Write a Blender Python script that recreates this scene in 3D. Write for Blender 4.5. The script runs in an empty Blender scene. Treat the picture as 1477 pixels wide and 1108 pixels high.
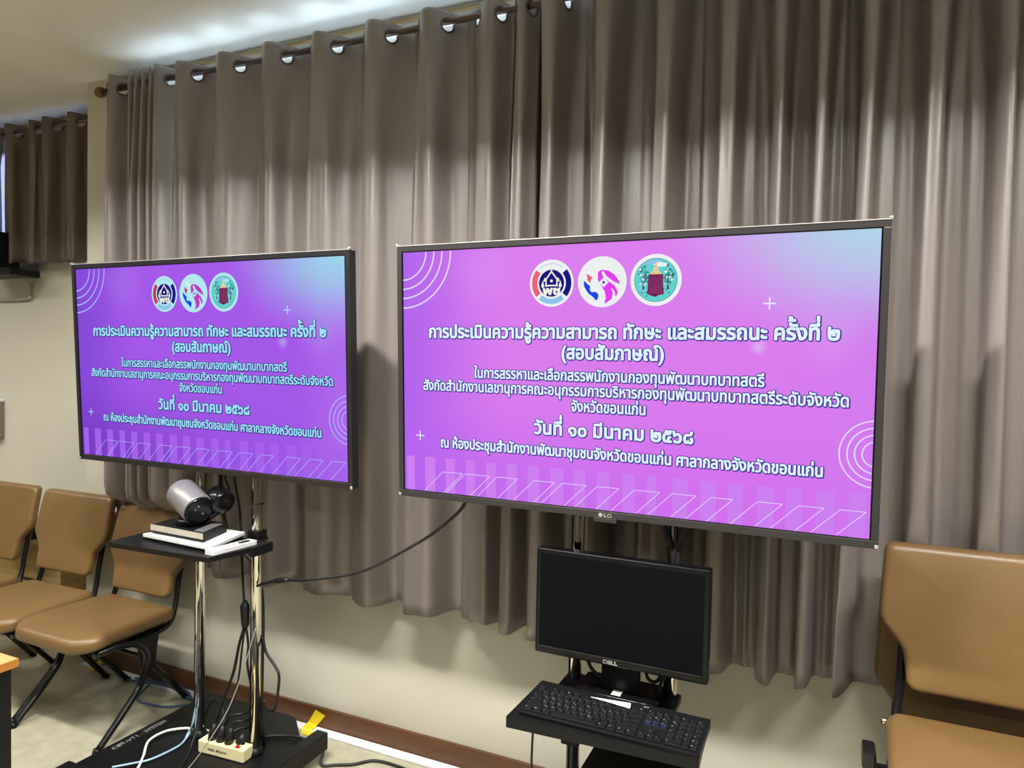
import bpy, bmesh, math, random
from mathutils import Vector, Matrix
from mathutils.geometry import tessellate_polygon
random.seed(7)
sc = bpy.context.scene
COL = sc.collection
PI = math.pi

# ------------------------------------------------------------------ camera, world, lamps, exposure
F_PX, PITCH, ROLL, YAW = 1013.6, -0.0308, 0.0216, -0.4192
def cam_axes():
    cy, sy, cp, sp = math.cos(YAW), math.sin(YAW), math.cos(PITCH), math.sin(PITCH)
    w = Vector((sy*cp, cy*cp, sp)); r = Vector((cy, -sy, 0)); u = r.cross(w)
    cr, sr = math.cos(ROLL), math.sin(ROLL)
    return cr*r + sr*u, -sr*r + cr*u, w
cd = bpy.data.cameras.new('camera'); cam = bpy.data.objects.new('camera', cd); COL.objects.link(cam)
_r, _u, _w = cam_axes()
cam.matrix_world = Matrix(((_r.x, _u.x, -_w.x, 0), (_r.y, _u.y, -_w.y, 0), (_r.z, _u.z, -_w.z, 1.69), (0, 0, 0, 1)))
cd.sensor_fit = 'HORIZONTAL'; cd.sensor_width = 36.0; cd.lens = F_PX/1477*36.0
cd.clip_start = 0.05; cd.clip_end = 100
sc.camera = cam
sc.view_settings.view_transform = 'Standard'; sc.view_settings.look = 'None'
sc.view_settings.gamma = 1.0; sc.view_settings.exposure = 0.0; sc.view_settings.use_curve_mapping = False
sc.cycles.use_denoising = True
sc.cycles.max_bounces = 8; sc.cycles.diffuse_bounces = 5; sc.cycles.glossy_bounces = 4
sc.cycles.transparent_max_bounces = 12
sc.cycles.sample_clamp_indirect = 6.0
wd = bpy.data.worlds.new('daylight'); sc.world = wd; wd.use_nodes = True
bg = wd.node_tree.nodes['Background']
bg.inputs[0].default_value = (0.80, 0.89, 1.0, 1); bg.inputs[1].default_value = 20.0

def area(name, loc, sx, sy, power, color, rot=(0, 0, 0), spread=PI):
    l = bpy.data.lights.new(name, 'AREA'); l.shape = 'RECTANGLE'; l.size = sx; l.size_y = sy
    l.energy = power; l.color = color; l.spread = spread
    o = bpy.data.objects.new(name, l); COL.objects.link(o); o.location = loc; o.rotation_euler = rot
    return o
def portal(name, loc, sx, sy):
    o = area(name, loc, sx, sy, 1, (1, 1, 1), (-PI/2, 0, 0)); o.data.cycles.is_portal = True
CEIL = 3.14
LAMP_C = (1.0, 0.97, 0.89)
# fluorescent tubes of the ceiling troffers (the troffer bodies are built further down): x, y, watts
TROFFERS = [(-3.6, 0.95, 62), (-1.3, 0.95, 150), (0.8, 0.95, 118), (-5.6, 0.95, 44),
            (-4.4, -1.4, 44), (-2.0, -1.4, 32), (0.4, -1.4, 16), (2.6, -1.4, 8),
            (-3.0, -3.6, 20), (0.0, -3.6, 14), (3.0, -3.6, 12)]
for tx, ty, tw in TROFFERS:
    area('fluorescent_tube', (tx, ty, CEIL-0.04), 1.15, 0.13, tw, LAMP_C)
WALL_Y, BAY_Y, CORNER_X = 2.55, 2.87, -3.67
WIN = (-3.15, 1.05, 1.0, 3.06)        # main window x0,x1,z0,z1
BWIN = (-6.2, -3.95, 2.25, 3.06)      # high window of the bay
portal('window_portal', ((WIN[0]+WIN[1])/2, WALL_Y+0.2, (WIN[2]+WIN[3])/2), WIN[1]-WIN[0], WIN[3]-WIN[2])
portal('bay_window_portal', ((BWIN[0]+BWIN[1])/2, BAY_Y+0.2, (BWIN[2]+BWIN[3])/2), BWIN[1]-BWIN[0], BWIN[3]-BWIN[2])

# ------------------------------------------------------------------ materials
def lin(c):
    return tuple((x/255/12.92 if x/255 <= .04045 else ((x/255+.055)/1.055)**2.4) for x in c)
def mat(name, rgb, rough=0.5, metal=0.0, spec=0.5, noise=0.0, nscale=20.0, bump=0.0, bscale=200.0, rgb2=None, sheen=0.0, coat=0.0, stretch=None, aniso=0.0):
    m = bpy.data.materials.new(name); m.use_nodes = True
    nt = m.node_tree; N = nt.nodes; b = N['Principled BSDF']
    c = lin(rgb) + (1,)
    b.inputs['Base Color'].default_value = c
    b.inputs['Roughness'].default_value = rough; b.inputs['Metallic'].default_value = metal
    b.inputs['Specular IOR Level'].default_value = spec
    if sheen: b.inputs['Sheen Weight'].default_value = sheen; b.inputs['Sheen Roughness'].default_value = .4
    if coat: b.inputs['Coat Weight'].default_value = coat; b.inputs['Coat Roughness'].default_value = .1
    if aniso: b.inputs['Anisotropic'].default_value = aniso
    tc = N.new('ShaderNodeTexCoord')
    src = tc.outputs['Object']
    if stretch:
        mp = N.new('ShaderNodeMapping'); mp.inputs['Scale'].default_value = stretch
        nt.links.new(src, mp.inputs['Vector']); src = mp.outputs['Vector']
    if noise or rgb2:
        n = N.new('ShaderNodeTexNoise'); n.inputs['Scale'].default_value = nscale; n.inputs['Detail'].default_value = 5
        nt.links.new(src, n.inputs['Vector'])
        r = N.new('ShaderNodeValToRGB')
        c2 = lin(rgb2) if rgb2 else tuple(x*(1-noise) for x in c[:3])
        r.color_ramp.elements[0].position = .3; r.color_ramp.elements[1].position = .7
        r.color_ramp.elements[0].color = tuple(c2)+(1,); r.color_ramp.elements[1].color = c
        nt.links.new(n.outputs['Fac'], r.inputs['Fac']); nt.links.new(r.outputs['Color'], b.inputs['Base Color'])
    if bump:
        n2 = N.new('ShaderNodeTexNoise'); n2.inputs['Scale'].default_value = bscale; n2.inputs['Detail'].default_value = 3
        nt.links.new(src, n2.inputs['Vector'])
        bp = N.new('ShaderNodeBump'); bp.inputs['Strength'].default_value = bump; bp.inputs['Distance'].default_value = .002
        nt.links.new(n2.outputs['Fac'], bp.inputs['Height']); nt.links.new(bp.outputs['Normal'], b.inputs['Normal'])
    return m
def emis(name, rgb, k=1.0):
    m = bpy.data.materials.new(name); m.use_nodes = True; nt = m.node_tree
    nt.nodes.remove(nt.nodes['Principled BSDF'])
    e = nt.nodes.new('ShaderNodeEmission'); e.inputs[0].default_value = lin(rgb)+(1,); e.inputs[1].default_value = k
    nt.links.new(e.outputs[0], nt.nodes['Material Output'].inputs['Surface'])
    return m
def glass(name, tint=(235, 245, 250), frost=0.0):
    m = bpy.data.materials.new(name); m.use_nodes = True; nt = m.node_tree; N = nt.nodes
    N.remove(N['Principled BSDF'])
    t = N.new('ShaderNodeBsdfTransparent'); t.inputs[0].default_value = lin(tint)+(1,)
    g = N.new('ShaderNodeBsdfGlossy'); g.inputs['Roughness'].default_value = .05+frost
    mx = N.new('ShaderNodeMixShader'); fr = N.new('ShaderNodeFresnel'); fr.inputs[0].default_value = 1.3
    nt.links.new(fr.outputs[0], mx.inputs[0]); nt.links.new(t.outputs[0], mx.inputs[1]); nt.links.new(g.outputs[0], mx.inputs[2])
    last = mx
    if frost:
        d = N.new('ShaderNodeBsdfTranslucent'); d.inputs[0].default_value = lin((118, 120, 130))+(1,)
        m2 = N.new('ShaderNodeMixShader'); m2.inputs[0].default_value = .985
        nt.links.new(mx.outputs[0], m2.inputs[1]); nt.links.new(d.outputs[0], m2.inputs[2]); last = m2
    nt.links.new(last.outputs[0], N['Material Output'].inputs['Surface'])
    return m

def wall_mat():
    m = mat('cream_paint', (199, 195, 181), rough=.55, spec=.3, rgb2=(190, 186, 171), nscale=1.6, bump=.12, bscale=60)
    nt = m.node_tree; N = nt.nodes; b = N['Principled BSDF']
    old = b.inputs['Base Color'].links[0].from_socket
    tc = N.new('ShaderNodeTexCoord')
    # brown specks and chips low on the wall under the window
    v = N.new('ShaderNodeTexVoronoi'); v.inputs['Scale'].default_value = 34; v.feature = 'F1'
    v.inputs['Randomness'].default_value = 1
    nt.links.new(tc.outputs['Object'], v.inputs['Vector'])
    lt = N.new('ShaderNodeMath'); lt.operation = 'LESS_THAN'; lt.inputs[1].default_value = .075
    nt.links.new(v.outputs['Distance'], lt.inputs[0])
    sx = N.new('ShaderNodeSeparateXYZ'); nt.links.new(tc.outputs['Object'], sx.inputs[0])
    def rng(sock, a, bb, c, d):
        r = N.new('ShaderNodeMapRange'); r.inputs[1].default_value = a; r.inputs[2].default_value = bb
        r.inputs[3].default_value = c; r.inputs[4].default_value = d
        nt.links.new(sock, r.inputs[0]); return r.outputs[0]
    k1 = rng(sx.outputs['X'], -1.5, -1.15, 0, 1); k2 = rng(sx.outputs['Z'], .5, .62, 1, 0)
    nz = N.new('ShaderNodeTexNoise'); nz.inputs['Scale'].default_value = 9; nt.links.new(tc.outputs['Object'], nz.inputs['Vector'])
    k3 = rng(nz.outputs['Fac'], .45, .55, 0, 1)
    prod = lt.outputs[0]
    for k in (k1, k2, k3):
        mm = N.new('ShaderNodeMath'); mm.operation = 'MULTIPLY'; nt.links.new(prod, mm.inputs[0]); nt.links.new(k, mm.inputs[1]); prod = mm.outputs[0]
    mx = N.new('ShaderNodeMixRGB'); nt.links.new(prod, mx.inputs[0]); nt.links.new(old, mx.inputs[1])
    mx.inputs[2].default_value = lin((120, 98, 62))+(1,)
    nt.links.new(mx.outputs[0], b.inputs['Base Color'])
    return m
M = {}
M['wall'] = wall_mat()
M['plain_wall'] = mat('tan_wall_paint', (118, 112, 104), rough=.6, spec=.3, rgb2=(110, 104, 96), nscale=1.2)
M['ceiling'] = mat('ceiling_paint', (228, 226, 219), rough=.7, spec=.2, rgb2=(220, 218, 210), nscale=3)
M['floor'] = mat('polished_stone_floor', (178, 174, 152), rough=.38, spec=.4, rgb2=(158, 154, 132), nscale=14)
M['skirting'] = mat('brown_skirting', (96, 62, 34), rough=.45, rgb2=(84, 52, 28), nscale=6, stretch=(1, 6, 6))
M['duct'] = mat('white_plastic_duct', (222, 226, 236), rough=.35)
M['curtain'] = mat('taupe_satin', (130, 121, 119), rough=.36, spec=1.0, rgb2=(120, 111, 109), nscale=260, stretch=(1, 1, .04), bump=.10, bscale=500, sheen=.0)
M['curtain2'] = mat('taupe_weave', (112, 101, 94), rough=.55, spec=.3, rgb2=(102, 91, 84), nscale=260, stretch=(1, 1, .04), bump=.1, bscale=500)
M['bronze'] = mat('dark_bronze', (96, 82, 74), rough=.35, metal=.6)
M['grommet'] = mat('grommet_ring', (104, 88, 76), rough=.4, metal=.5)
M['finial'] = mat('wooden_finial', (110, 78, 44), rough=.5, rgb2=(88, 60, 34), nscale=30)
M['alu'] = mat('white_aluminium', (215, 215, 212), rough=.4)
M['glass'] = glass('window_glass'); M['frost'] = glass('frosted_glass', frost=.3)
M['chrome'] = mat('chrome', (222, 216, 206), rough=.07, metal=1.0)
M['black'] = mat('black_powder_coat', (16, 17, 19), rough=.42, spec=.25, rgb2=(12, 13, 15), nscale=60)
M['blackgloss'] = mat('black_gloss', (9, 9, 12), rough=.22, spec=.3)
M['blacktube'] = mat('black_enamel_tube', (16, 16, 18), rough=.25, spec=.5)
M['cable'] = mat('black_cable', (15, 15, 17), rough=.5)
M['bezel_grey'] = mat('grey_bezel', (56, 54, 56), rough=.3, metal=.35)
M['bezel_black'] = mat('black_bezel', (34, 33, 36), rough=.3, metal=.2)
M['film'] = mat('clear_film', (150, 150, 150), rough=.18, spec=.7)
M['dark_screen'] = mat('dark_screen_glass', (7, 8, 14), rough=.45, spec=.08)
M['leather'] = mat('brown_vinyl', (114, 88, 53), rough=.38, spec=.5, rgb2=(106, 81, 48), nscale=5, bump=.25, bscale=420)
M['silver'] = mat('silver_plastic', (126, 126, 128), rough=.35, metal=.4)
M['silver_face'] = mat('brushed_silver', (176, 172, 160), rough=.35, metal=.15)
M['white'] = mat('white_plastic', (204, 206, 208), rough=.4)
M['ivory'] = mat('ivory_plastic', (222, 214, 168), rough=.45)
M['paper'] = mat('white_paper', (230, 230, 226), rough=.8)
M['beech'] = mat('beech_laminate', (184, 144, 96), rough=.4, rgb2=(174, 134, 86), nscale=8, stretch=(1, 14, 14))
M['beech_edge'] = mat('beech_edge_band', (168, 112, 50), rough=.4, rgb2=(156, 102, 44), nscale=10, stretch=(2, 2, 20))
M['crate'] = mat('pale_plywood', (182, 152, 98), rough=.65, rgb2=(160, 130, 80), nscale=6, stretch=(1, 1, 9))
M['tape'] = mat('yellow_tape', (224, 200, 30), rough=.4)
M['blue'] = mat('blue_cable', (64, 96, 130), rough=.45)
M['lightblue'] = mat('light_blue_cable', (150, 182, 206), rough=.4)
M['greywire'] = mat('grey_wire', (150, 148, 140), rough=.4)
M['whitewire'] = mat('white_cable_jacket', (226, 226, 222), rough=.4)
M['red'] = emis('red_switch_light', (225, 60, 50), .9)
M['faded'] = mat('faded_print', (150, 150, 148), rough=.6)
M['mark'] = mat('white_print', (205, 207, 208), rough=.6)
M['ink'] = mat('black_ink', (40, 40, 36), rough=.7)
M['key'] = mat('black_key', (15, 16, 19), rough=.45, spec=.3)
M['legend'] = mat('key_legend', (225, 228, 232), rough=.6)
M['deepblue'] = mat('blue_key', (20, 26, 48), rough=.45, spec=.3)
M['lens'] = mat('lens_glass', (10, 10, 12), rough=.05, spec=.8)
M['board'] = mat('grey_brown_board', (120, 110, 92), rough=.6)
M['lamp_body'] = mat('white_enamel', (225, 225, 222), rough=.4)

# ------------------------------------------------------------------ mesh builder
class MB:
    def __init__(s): s.bm = bmesh.new()
    def _mi(s, faces, mi):
        for f in faces: f.material_index = mi
    def box(s, c, d, rot=None, bev=0.0, mi=0, seg=2):
        t = bmesh.new(); bmesh.ops.create_cube(t, size=1)
        bmesh.ops.scale(t, vec=d, verts=t.verts)
        if bev: bmesh.ops.bevel(t, geom=list(t.edges), offset=bev, segments=seg, affect='EDGES', profile=.5)
        if rot: bmesh.ops.rotate(t, cent=(0, 0, 0), matrix=rot, verts=t.verts)
        bmesh.ops.translate(t, vec=c, verts=t.verts); s.merge(t, mi); return s
    def b6(s, x0, x1, y0, y1, z0, z1, bev=0.0, mi=0):
        return s.box(((x0+x1)/2, (y0+y1)/2, (z0+z1)/2), (x1-x0, y1-y0, z1-z0), None, bev, mi)
    def merge(s, t, mi=None):
        vm = {}
        for v in t.verts: vm[v] = s.bm.verts.new(v.co)
        for f in t.faces:
            try:
                g = s.bm.faces.new([vm[v] for v in f.verts]); g.smooth = f.smooth
                g.material_index = f.material_index if mi is None else mi
            except ValueError: pass
        t.free()
    def tube(s, pts, r, sides=10, mi=0, caps=True, flat=None):
        pts = [Vector(p) for p in pts]; n = len(pts)
        rs = r if isinstance(r, (list, tuple)) else [r]*n
        tang = []
        for i in range(n):
            d = pts[min(i+1, n-1)] - pts[max(i-1, 0)]; tang.append(d.normalized())
        up = Vector((0, 0, 1)) if abs(tang[0].z) < .9 else Vector((1, 0, 0))
        if flat is not None: up = Vector(flat)
        nx = tang[0].cross(up).normalized(); rings = []
        for i in range(n):
            nx = (nx - tang[i]*nx.dot(tang[i])).normalized(); ny = tang[i].cross(nx)
            rings.append([s.bm.verts.new(pts[i] + rs[i]*(math.cos(2*PI*k/sides)*nx + math.sin(2*PI*k/sides)*ny)) for k in range(sides)])
        for i in range(n-1):
            for k in range(sides):
                f = s.bm.faces.new((rings[i][k], rings[i][(k+1) % sides], rings[i+1][(k+1) % sides], rings[i+1][k])); f.smooth = True; f.material_index = mi
        if caps:
            for rg in (rings[0][::-1], rings[-1]):
                f = s.bm.faces.new(rg); f.material_index = mi
        return s
    def cyl(s, p0, p1, r0, r1=None, sides=24, mi=0):
        return s.tube([p0, p1], [r0, r0 if r1 is None else r1], sides, mi)
    def lathe(s, prof, axis_o, axis_d, sides=32, mi=0):
        # prof: list of (distance along axis, radius)
        o = Vector(axis_o); d = Vector(axis_d).normalized()
        a = d.cross(Vector((0, 0, 1)) if abs(d.z) < .9 else Vector((1, 0, 0))).normalized(); b = d.cross(a)
        rings = [[s.bm.verts.new(o + d*t + max(r, 1e-5)*(math.cos(2*PI*k/sides)*a + math.sin(2*PI*k/sides)*b)) for k in range(sides)] for t, r in prof]
        for i in range(len(rings)-1):
            for k in range(sides):
                f = s.bm.faces.new((rings[i][k], rings[i][(k+1) % sides], rings[i+1][(k+1) % sides], rings[i+1][k])); f.smooth = True; f.material_index = mi
        for rg in (rings[0][::-1], rings[-1]):
            f = s.bm.faces.new(rg); f.material_index = mi
        return s
    def poly(s, pts, mi=0):
        f = s.bm.faces.new([s.bm.verts.new(p) for p in pts]); f.material_index = mi; return f
    def tris(s, verts, faces, mi=0):
        vs = [s.bm.verts.new(v) for v in verts]
        for f in faces:
            try: g = s.bm.faces.new([vs[i] for i in f]); g.material_index = mi
            except ValueError: pass
    def prism(s, outline, z0, z1, mi=0, xf=None):
        xf = xf or (lambda x, y, z: (x, y, z)); n = len(outline)
        lo = [s.bm.verts.new(xf(x, y, z0)) for x, y in outline]; hi = [s.bm.verts.new(xf(x, y, z1)) for x, y in outline]
        for k in range(n):
            f = s.bm.faces.new((lo[k], lo[(k+1) % n], hi[(k+1) % n], hi[k])); f.material_index = mi
        for rg in (lo[::-1], hi):
            f = s.bm.faces.new(rg); f.material_index = mi
        return s
    def build(s, name, mats, parent=None, loc=None, smooth=False, recalc=True):
        if recalc: bmesh.ops.recalc_face_normals(s.bm, faces=s.bm.faces)
        me = bpy.data.meshes.new(name); s.bm.to_mesh(me); s.bm.free()
        for m in (mats if isinstance(mats, (list, tuple)) else [mats]): me.materials.append(m)
        if smooth:
            for p in me.polygons: p.use_smooth = True
        o = bpy.data.objects.new(name, me); COL.objects.link(o)
        if parent: o.parent = parent
        if loc: o.location = loc
        return o
def tag(o, label, cat, group=None):
    o['label'] = label; o['category'] = cat
    if group: o['group'] = group
    return o
def struct(o): o['kind'] = 'structure'; return o
def thing(name, loc, label, cat, group=None, rz=0.0):
    o = bpy.data.objects.new(name, None); COL.objects.link(o); o.empty_display_size = .1
    o.location = loc; o.rotation_euler = (0, 0, rz)
    return tag(o, label, cat, group)
def copy_thing(root):
    c = root.copy(); COL.objects.link(c)
    for ch in list(root.children):
        d = ch.copy(); COL.objects.link(d); d.parent = c
        for g in list(ch.children):
            e = g.copy(); COL.objects.link(e); e.parent = d
    return c
def spline(pts, n=8):
    P = [Vector(p) for p in pts]; out = []
    for i in range(len(P)-1):
        a, b, c, d = P[max(i-1, 0)], P[i], P[i+1], P[min(i+2, len(P)-1)]
        for k in range(n):
            t = k/n
            out.append(.5*((2*b) + (c-a)*t + (2*a-5*b+4*c-d)*t*t + (3*b-a-3*c+d)*t**3))
    out.append(P[-1]); return out
def cable(name, label, pts, r, m, cat='cable', group=None, sides=8, parent=None, n=8):
    o = MB().tube(spline(pts, n), r, sides).build(name, m, parent)
    if not parent: tag(o, label, cat, group)
    return o
def rounded(outline, rads, n=6):
    P = [Vector(p) for p in outline]; out = []; L = len(P)
    for i in range(L):
        a, b, c = P[i-1], P[i], P[(i+1) % L]; r = rads[i] if isinstance(rads, (list, tuple)) else rads
        u = (a-b).normalized(); v = (c-b).normalized(); ang = u.angle(v)
        d = min(r/math.tan(ang/2), .45*(a-b).length, .45*(c-b).length)
        p0, p1 = b+u*d, b+v*d
        for k in range(n+1):
            t = k/n; out.append(((1-t)**2*p0 + 2*t*(1-t)*b + t*t*p1))
    return [(p.x, p.y) for p in out]
def resample(poly, n):
    P = [Vector(p) for p in poly]; L = [0]
    for i in range(len(P)): L.append(L[-1] + (P[(i+1) % len(P)]-P[i]).length)
    out = []; j = 0
    for k in range(n):
        s = L[-1]*k/n
        while L[j+1] < s: j += 1
        t = (s-L[j])/max(1e-9, L[j+1]-L[j]); p = P[j].lerp(P[(j+1) % len(P)], t); out.append(p)
    return out
def cushion(mb, outline, th, r, dome, xf, mi=0, n=96):
    """padded slab: outline in (a,b), thickness th along c (front at c=th); rounded rim of radius r, front crown dome."""
    P = resample(outline, n)
    area2 = sum(P[i].x*P[(i+1) % n].y - P[(i+1) % n].x*P[i].y for i in range(n))
    if area2 < 0: P = P[::-1]
    N = []
    for i in range(n):
        t = (P[(i+1) % n]-P[i-1]).normalized(); N.append(Vector((-t.y, t.x)))
    c = sum(P, Vector((0, 0)))/n
    rings = []
    def ring(ins, z): rings.append([mb.bm.verts.new(xf(*(P[i]+N[i]*ins), z)) for i in range(n)])
    ring(r*.9, 0.0)
    for k in range(0, 4): a = PI/2*k/3; ring(r*(1-math.sin(a))*.6, r*.6*(1-math.cos(a)) if False else (r*.6)*(1-math.sin(PI/2-a)))
    for k in range(1, 7): a = PI/2*k/6; ring(r*(1-math.cos(a)), th-r+r*math.sin(a))
    inner = [P[i]+N[i]*r for i in range(n)]
    for s in (.9, .75, .55, .3):
        z = th + dome*(1-s**2)
        rings.append([mb.bm.verts.new(xf(*(c+(p-c)*s), z)) for p in inner])
    for i in range(len(rings)-1):
        for k in range(n):
            f = mb.bm.faces.new((rings[i][k], rings[i][(k+1) % n], rings[i+1][(k+1) % n], rings[i+1][k])); f.smooth = True; f.material_index = mi
    cv = mb.bm.verts.new(xf(c.x, c.y, th+dome))
    for k in range(n):
        f = mb.bm.faces.new((rings[-1][k], rings[-1][(k+1) % n], cv)); f.smooth = True; f.material_index = mi
    f = mb.bm.faces.new(rings[0][::-1]); f.material_index = mi

# ------------------------------------------------------------------ lettering (built-in typeface, tessellated by hand)
UPPER = set('\u0e31\u0e34\u0e35\u0e36\u0e37'); TONE = set('\u0e48\u0e49\u0e4a\u0e4b\u0e4c')
_cnt = {}
def _splines(body):
    c = bpy.data.curves.new('lettering', 'FONT'); c.body = body
    o = bpy.data.objects.new('lettering', c); COL.objects.link(o)
    dg = bpy.context.evaluated_depsgraph_get(); dg.update()
    cu = o.evaluated_get(dg).to_curve(dg)
    res = []
    for sp in cu.splines:
        bp = sp.bezier_points; n = len(bp); pts = []
        for i in range(n):
            a, b = bp[i], bp[(i+1) % n]
            p0, h0, h1, p1 = a.co, a.handle_right, b.handle_left, b.co
            straight = abs((h0-p0).cross(p1-p0).z) < 1e-6 and abs((h1-p1).cross(p1-p0).z) < 1e-6
            for k in range(1 if straight else 4):
                t = k/4; q = (1-t)**3*p0+3*t*(1-t)**2*h0+3*t*t*(1-t)*h1+t**3*p1
                pts.append(Vector((q.x, q.y)))
        cl = []
        for p in pts:
            if not cl or (p-cl[-1]).length > 1e-4: cl.append(p)
        if len(cl) > 2 and (cl[0]-cl[-1]).length < 1e-4: cl.pop()
        if len(cl) > 2: res.append(cl)
    o.evaluated_get(dg).to_curve_clear()
    bpy.data.objects.remove(o); bpy.data.curves.remove(c)
    return res
def _count(ch):
    if ch not in _cnt: _cnt[ch] = 0 if ch == ' ' else len(_splines(ch))
    return _cnt[ch]
def glyph_line(body):
    """list of (outer, [holes]) for a line of text, size 1, tone marks lifted over upper vowels."""
    sp = _splines(body); lift = []; prev = ''
    for ch in body:
        dy = .23 if (ch in TONE and prev in UPPER) else 0.0
        lift += [dy]*_count(ch); prev = ch
    if len(lift) == len(sp):
        sp = [[p+Vector((0, d)) for p in s] for s, d in zip(sp, lift)]
    sp = [l for s in sp for l in _untangle(s) if len(l) > 2]
    def sa(s): return sum(s[i].x*s[(i+1) % len(s)].y - s[(i+1) % len(s)].x*s[i].y for i in range(len(s)))/2
    sp = [s for s in sp if abs(sa(s)) > 2e-5]
    ar = [sa(s) for s in sp]
    sign = -1 if sum(1 if a < 0 else -1 for a in ar) > 0 else 1
    def inside(p, s):
        r = False; j = len(s)-1
        for i in range(len(s)):
            if (s[i].y > p.y) != (s[j].y > p.y) and p.x < (s[j].x-s[i].x)*(p.y-s[i].y)/(s[j].y-s[i].y)+s[i].x: r = not r
            j = i
        return r
    outs = [(s, []) for s, a in zip(sp, ar) if a*sign > 0]; lone = []
    for s, a in zip(sp, ar):
        if a*sign <= 0:
            for o in outs:
                if inside(s[0], o[0]): o[1].append(s); break
            else: lone.append((s, []))
    outs += lone
    return outs
def _untangle(s, depth=0):
    """split a self-crossing contour into simple loops."""
    n = len(s)
    if n < 4 or depth > 12: return [s]
    for i in range(n):
        a, b = s[i], s[(i+1) % n]
        for j in range(i+2, n):
            if i == 0 and j == n-1: continue
            c, d = s[j], s[(j+1) % n]
            if max(a.x, b.x) < min(c.x, d.x) or max(c.x, d.x) < min(a.x, b.x) or max(a.y, b.y) < min(c.y, d.y) or max(c.y, d.y) < min(a.y, b.y): continue
            r, q = b-a, d-c; den = r.x*q.y-r.y*q.x
            if abs(den) < 1e-12: continue
            w = c-a; t = (w.x*q.y-w.y*q.x)/den; u = (w.x*r.y-w.y*r.x)/den
            if 1e-6 < t < 1-1e-6 and 1e-6 < u < 1-1e-6:
                p = a+r*t
                l1 = [p]+s[i+1:j+1]; l2 = [p]+s[j+1:]+s[:i+1]
                return _untangle(l1, depth+1)+_untangle(l2, depth+1)
    return [s]
_lines = {}
def lettering(mb, body, x0, x1, y, size, zf, mi, bold=0.0, xf=None, align='FIT'):
    """body laid between x0 and x1 on baseline y (FIT) with letter height from size."""
    if body not in _lines: _lines[body] = glyph_line(body)
    outs = _lines[body]
    xs = [p.x for o, h in outs for p in o]; a, b = min(xs), max(xs)
    sx = (x1-x0)/(b-a) if align == 'FIT' else size
    for gi, (o, hs) in enumerate(outs):
        loops = [[Vector((x0+(p.x-a)*sx, y+p.y*size, 0)) for p in l] for l in [o]+hs]
        tr = tessellate_polygon(loops); flat = [p for l in loops for p in l]
        mb.tris([xf(p.x, p.y, zf) for p in flat], tr, mi)
        if bold:
            for l in loops:
                n = len(l)
                for k in range(n):
                    p, q = l[k], l[(k+1) % n]; d = q-p
                    if d.length < 1e-9: continue
                    d.normalize(); m = Vector((-d.y, d.x, 0))*bold; e = d*bold*.45
                    mb.tris([xf(v.x, v.y, zf) for v in (p-e+m, p-e-m, q+e-m, q+e+m)], [(0, 1, 2, 3)], mi)

# ------------------------------------------------------------------ the room
def wall_with_hole(name, x0, x1, y0, y1, hole, m):
    mb = MB(); hx0, hx1, hz0, hz1 = hole
    mb.b6(x0, hx0, y0, y1, 0, CEIL); mb.b6(hx1, x1, y0, y1, 0, CEIL)
    mb.b6(hx0, hx1, y0, y1, 0, hz0); mb.b6(hx0, hx1, y0, y1, hz1, CEIL)
    return struct(mb.build(name, m))
RX0, RX1, RY0 = -7.2, 5.0, -4.6
struct(MB().b6(RX0, RX1, RY0, 3.1, -.1, 0).build('floor', M['floor']))
struct(MB().b6(RX0, RX1, RY0, 3.1, CEIL, CEIL+.1).build('ceiling', M['ceiling']))
wall_with_hole('wall_back', CORNER_X, RX1, WALL_Y, WALL_Y+.32, WIN, M['wall'])
wall_with_hole('wall_bay', RX0, CORNER_X, BAY_Y, BAY_Y+.2, BWIN, M['wall'])
struct(MB().b6(RX0-.1, RX0, RY0, 3.1, 0, CEIL).build('wall_left', M['plain_wall']))
struct(MB().b6(RX1, RX1+.1, RY0, 3.1, 0, CEIL).build('wall_right', M['plain_wall']))
struct(MB().b6(RX0, RX1, RY0-.1, RY0, 0, CEIL).build('wall_rear', M['plain_wall']))
struct(MB().b6(CORNER_X, RX1, WALL_Y-.016, WALL_Y, 0, .1, .003).build('baseboard_back', M['skirting']))
struct(MB().b6(RX0, CORNER_X, BAY_Y-.016, BAY_Y, 0, .1, .003).build('baseboard_bay', M['skirting']))
struct(MB().b6(CORNER_X+.2, RX1, WALL_Y-.012, WALL_Y, 3.112, 3.120).build('trim_1', M['crate']))
def window(name, hole, y, nx, pane):
    x0, x1, z0, z1 = hole; mb = MB(); t = .045; e = .002
    mb.b6(x0+e, x1-e, y-.03, y+.03, z0+e, z0+t); mb.b6(x0+e, x1-e, y-.03, y+.03, z1-t, z1-e)
    for i in range(nx+1):
        x = x0+e+t/2+(x1-x0-t-2*e)*i/nx; mb.b6(x-t/2, x+t/2, y-.03, y+.03, z0+t, z1-t)
    w = struct(mb.build(name, M['alu']))
    for i in range(nx):
        a = x0+e+t+(x1-x0-t-2*e)*i/nx; b = x0+e+(x1-x0-t-2*e)*(i+1)/nx
        MB().b6(a-.005, b+.005, y-.003, y+.003, z0+t-.005, z1-t+.005).build('window_pane', pane, w)
window('window_1', WIN, WALL_Y+.1, 5, M['glass'])
window('window_2', BWIN, BAY_Y+.1, 3, M['frost'])
tag(MB().b6(CORNER_X+.05, RX1, WALL_Y-.062, WALL_Y-.018, 0, .014, .004).build('cable_duct', M['duct']),
    'white plastic floor duct running along the brown skirting board', 'cable duct')
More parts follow.
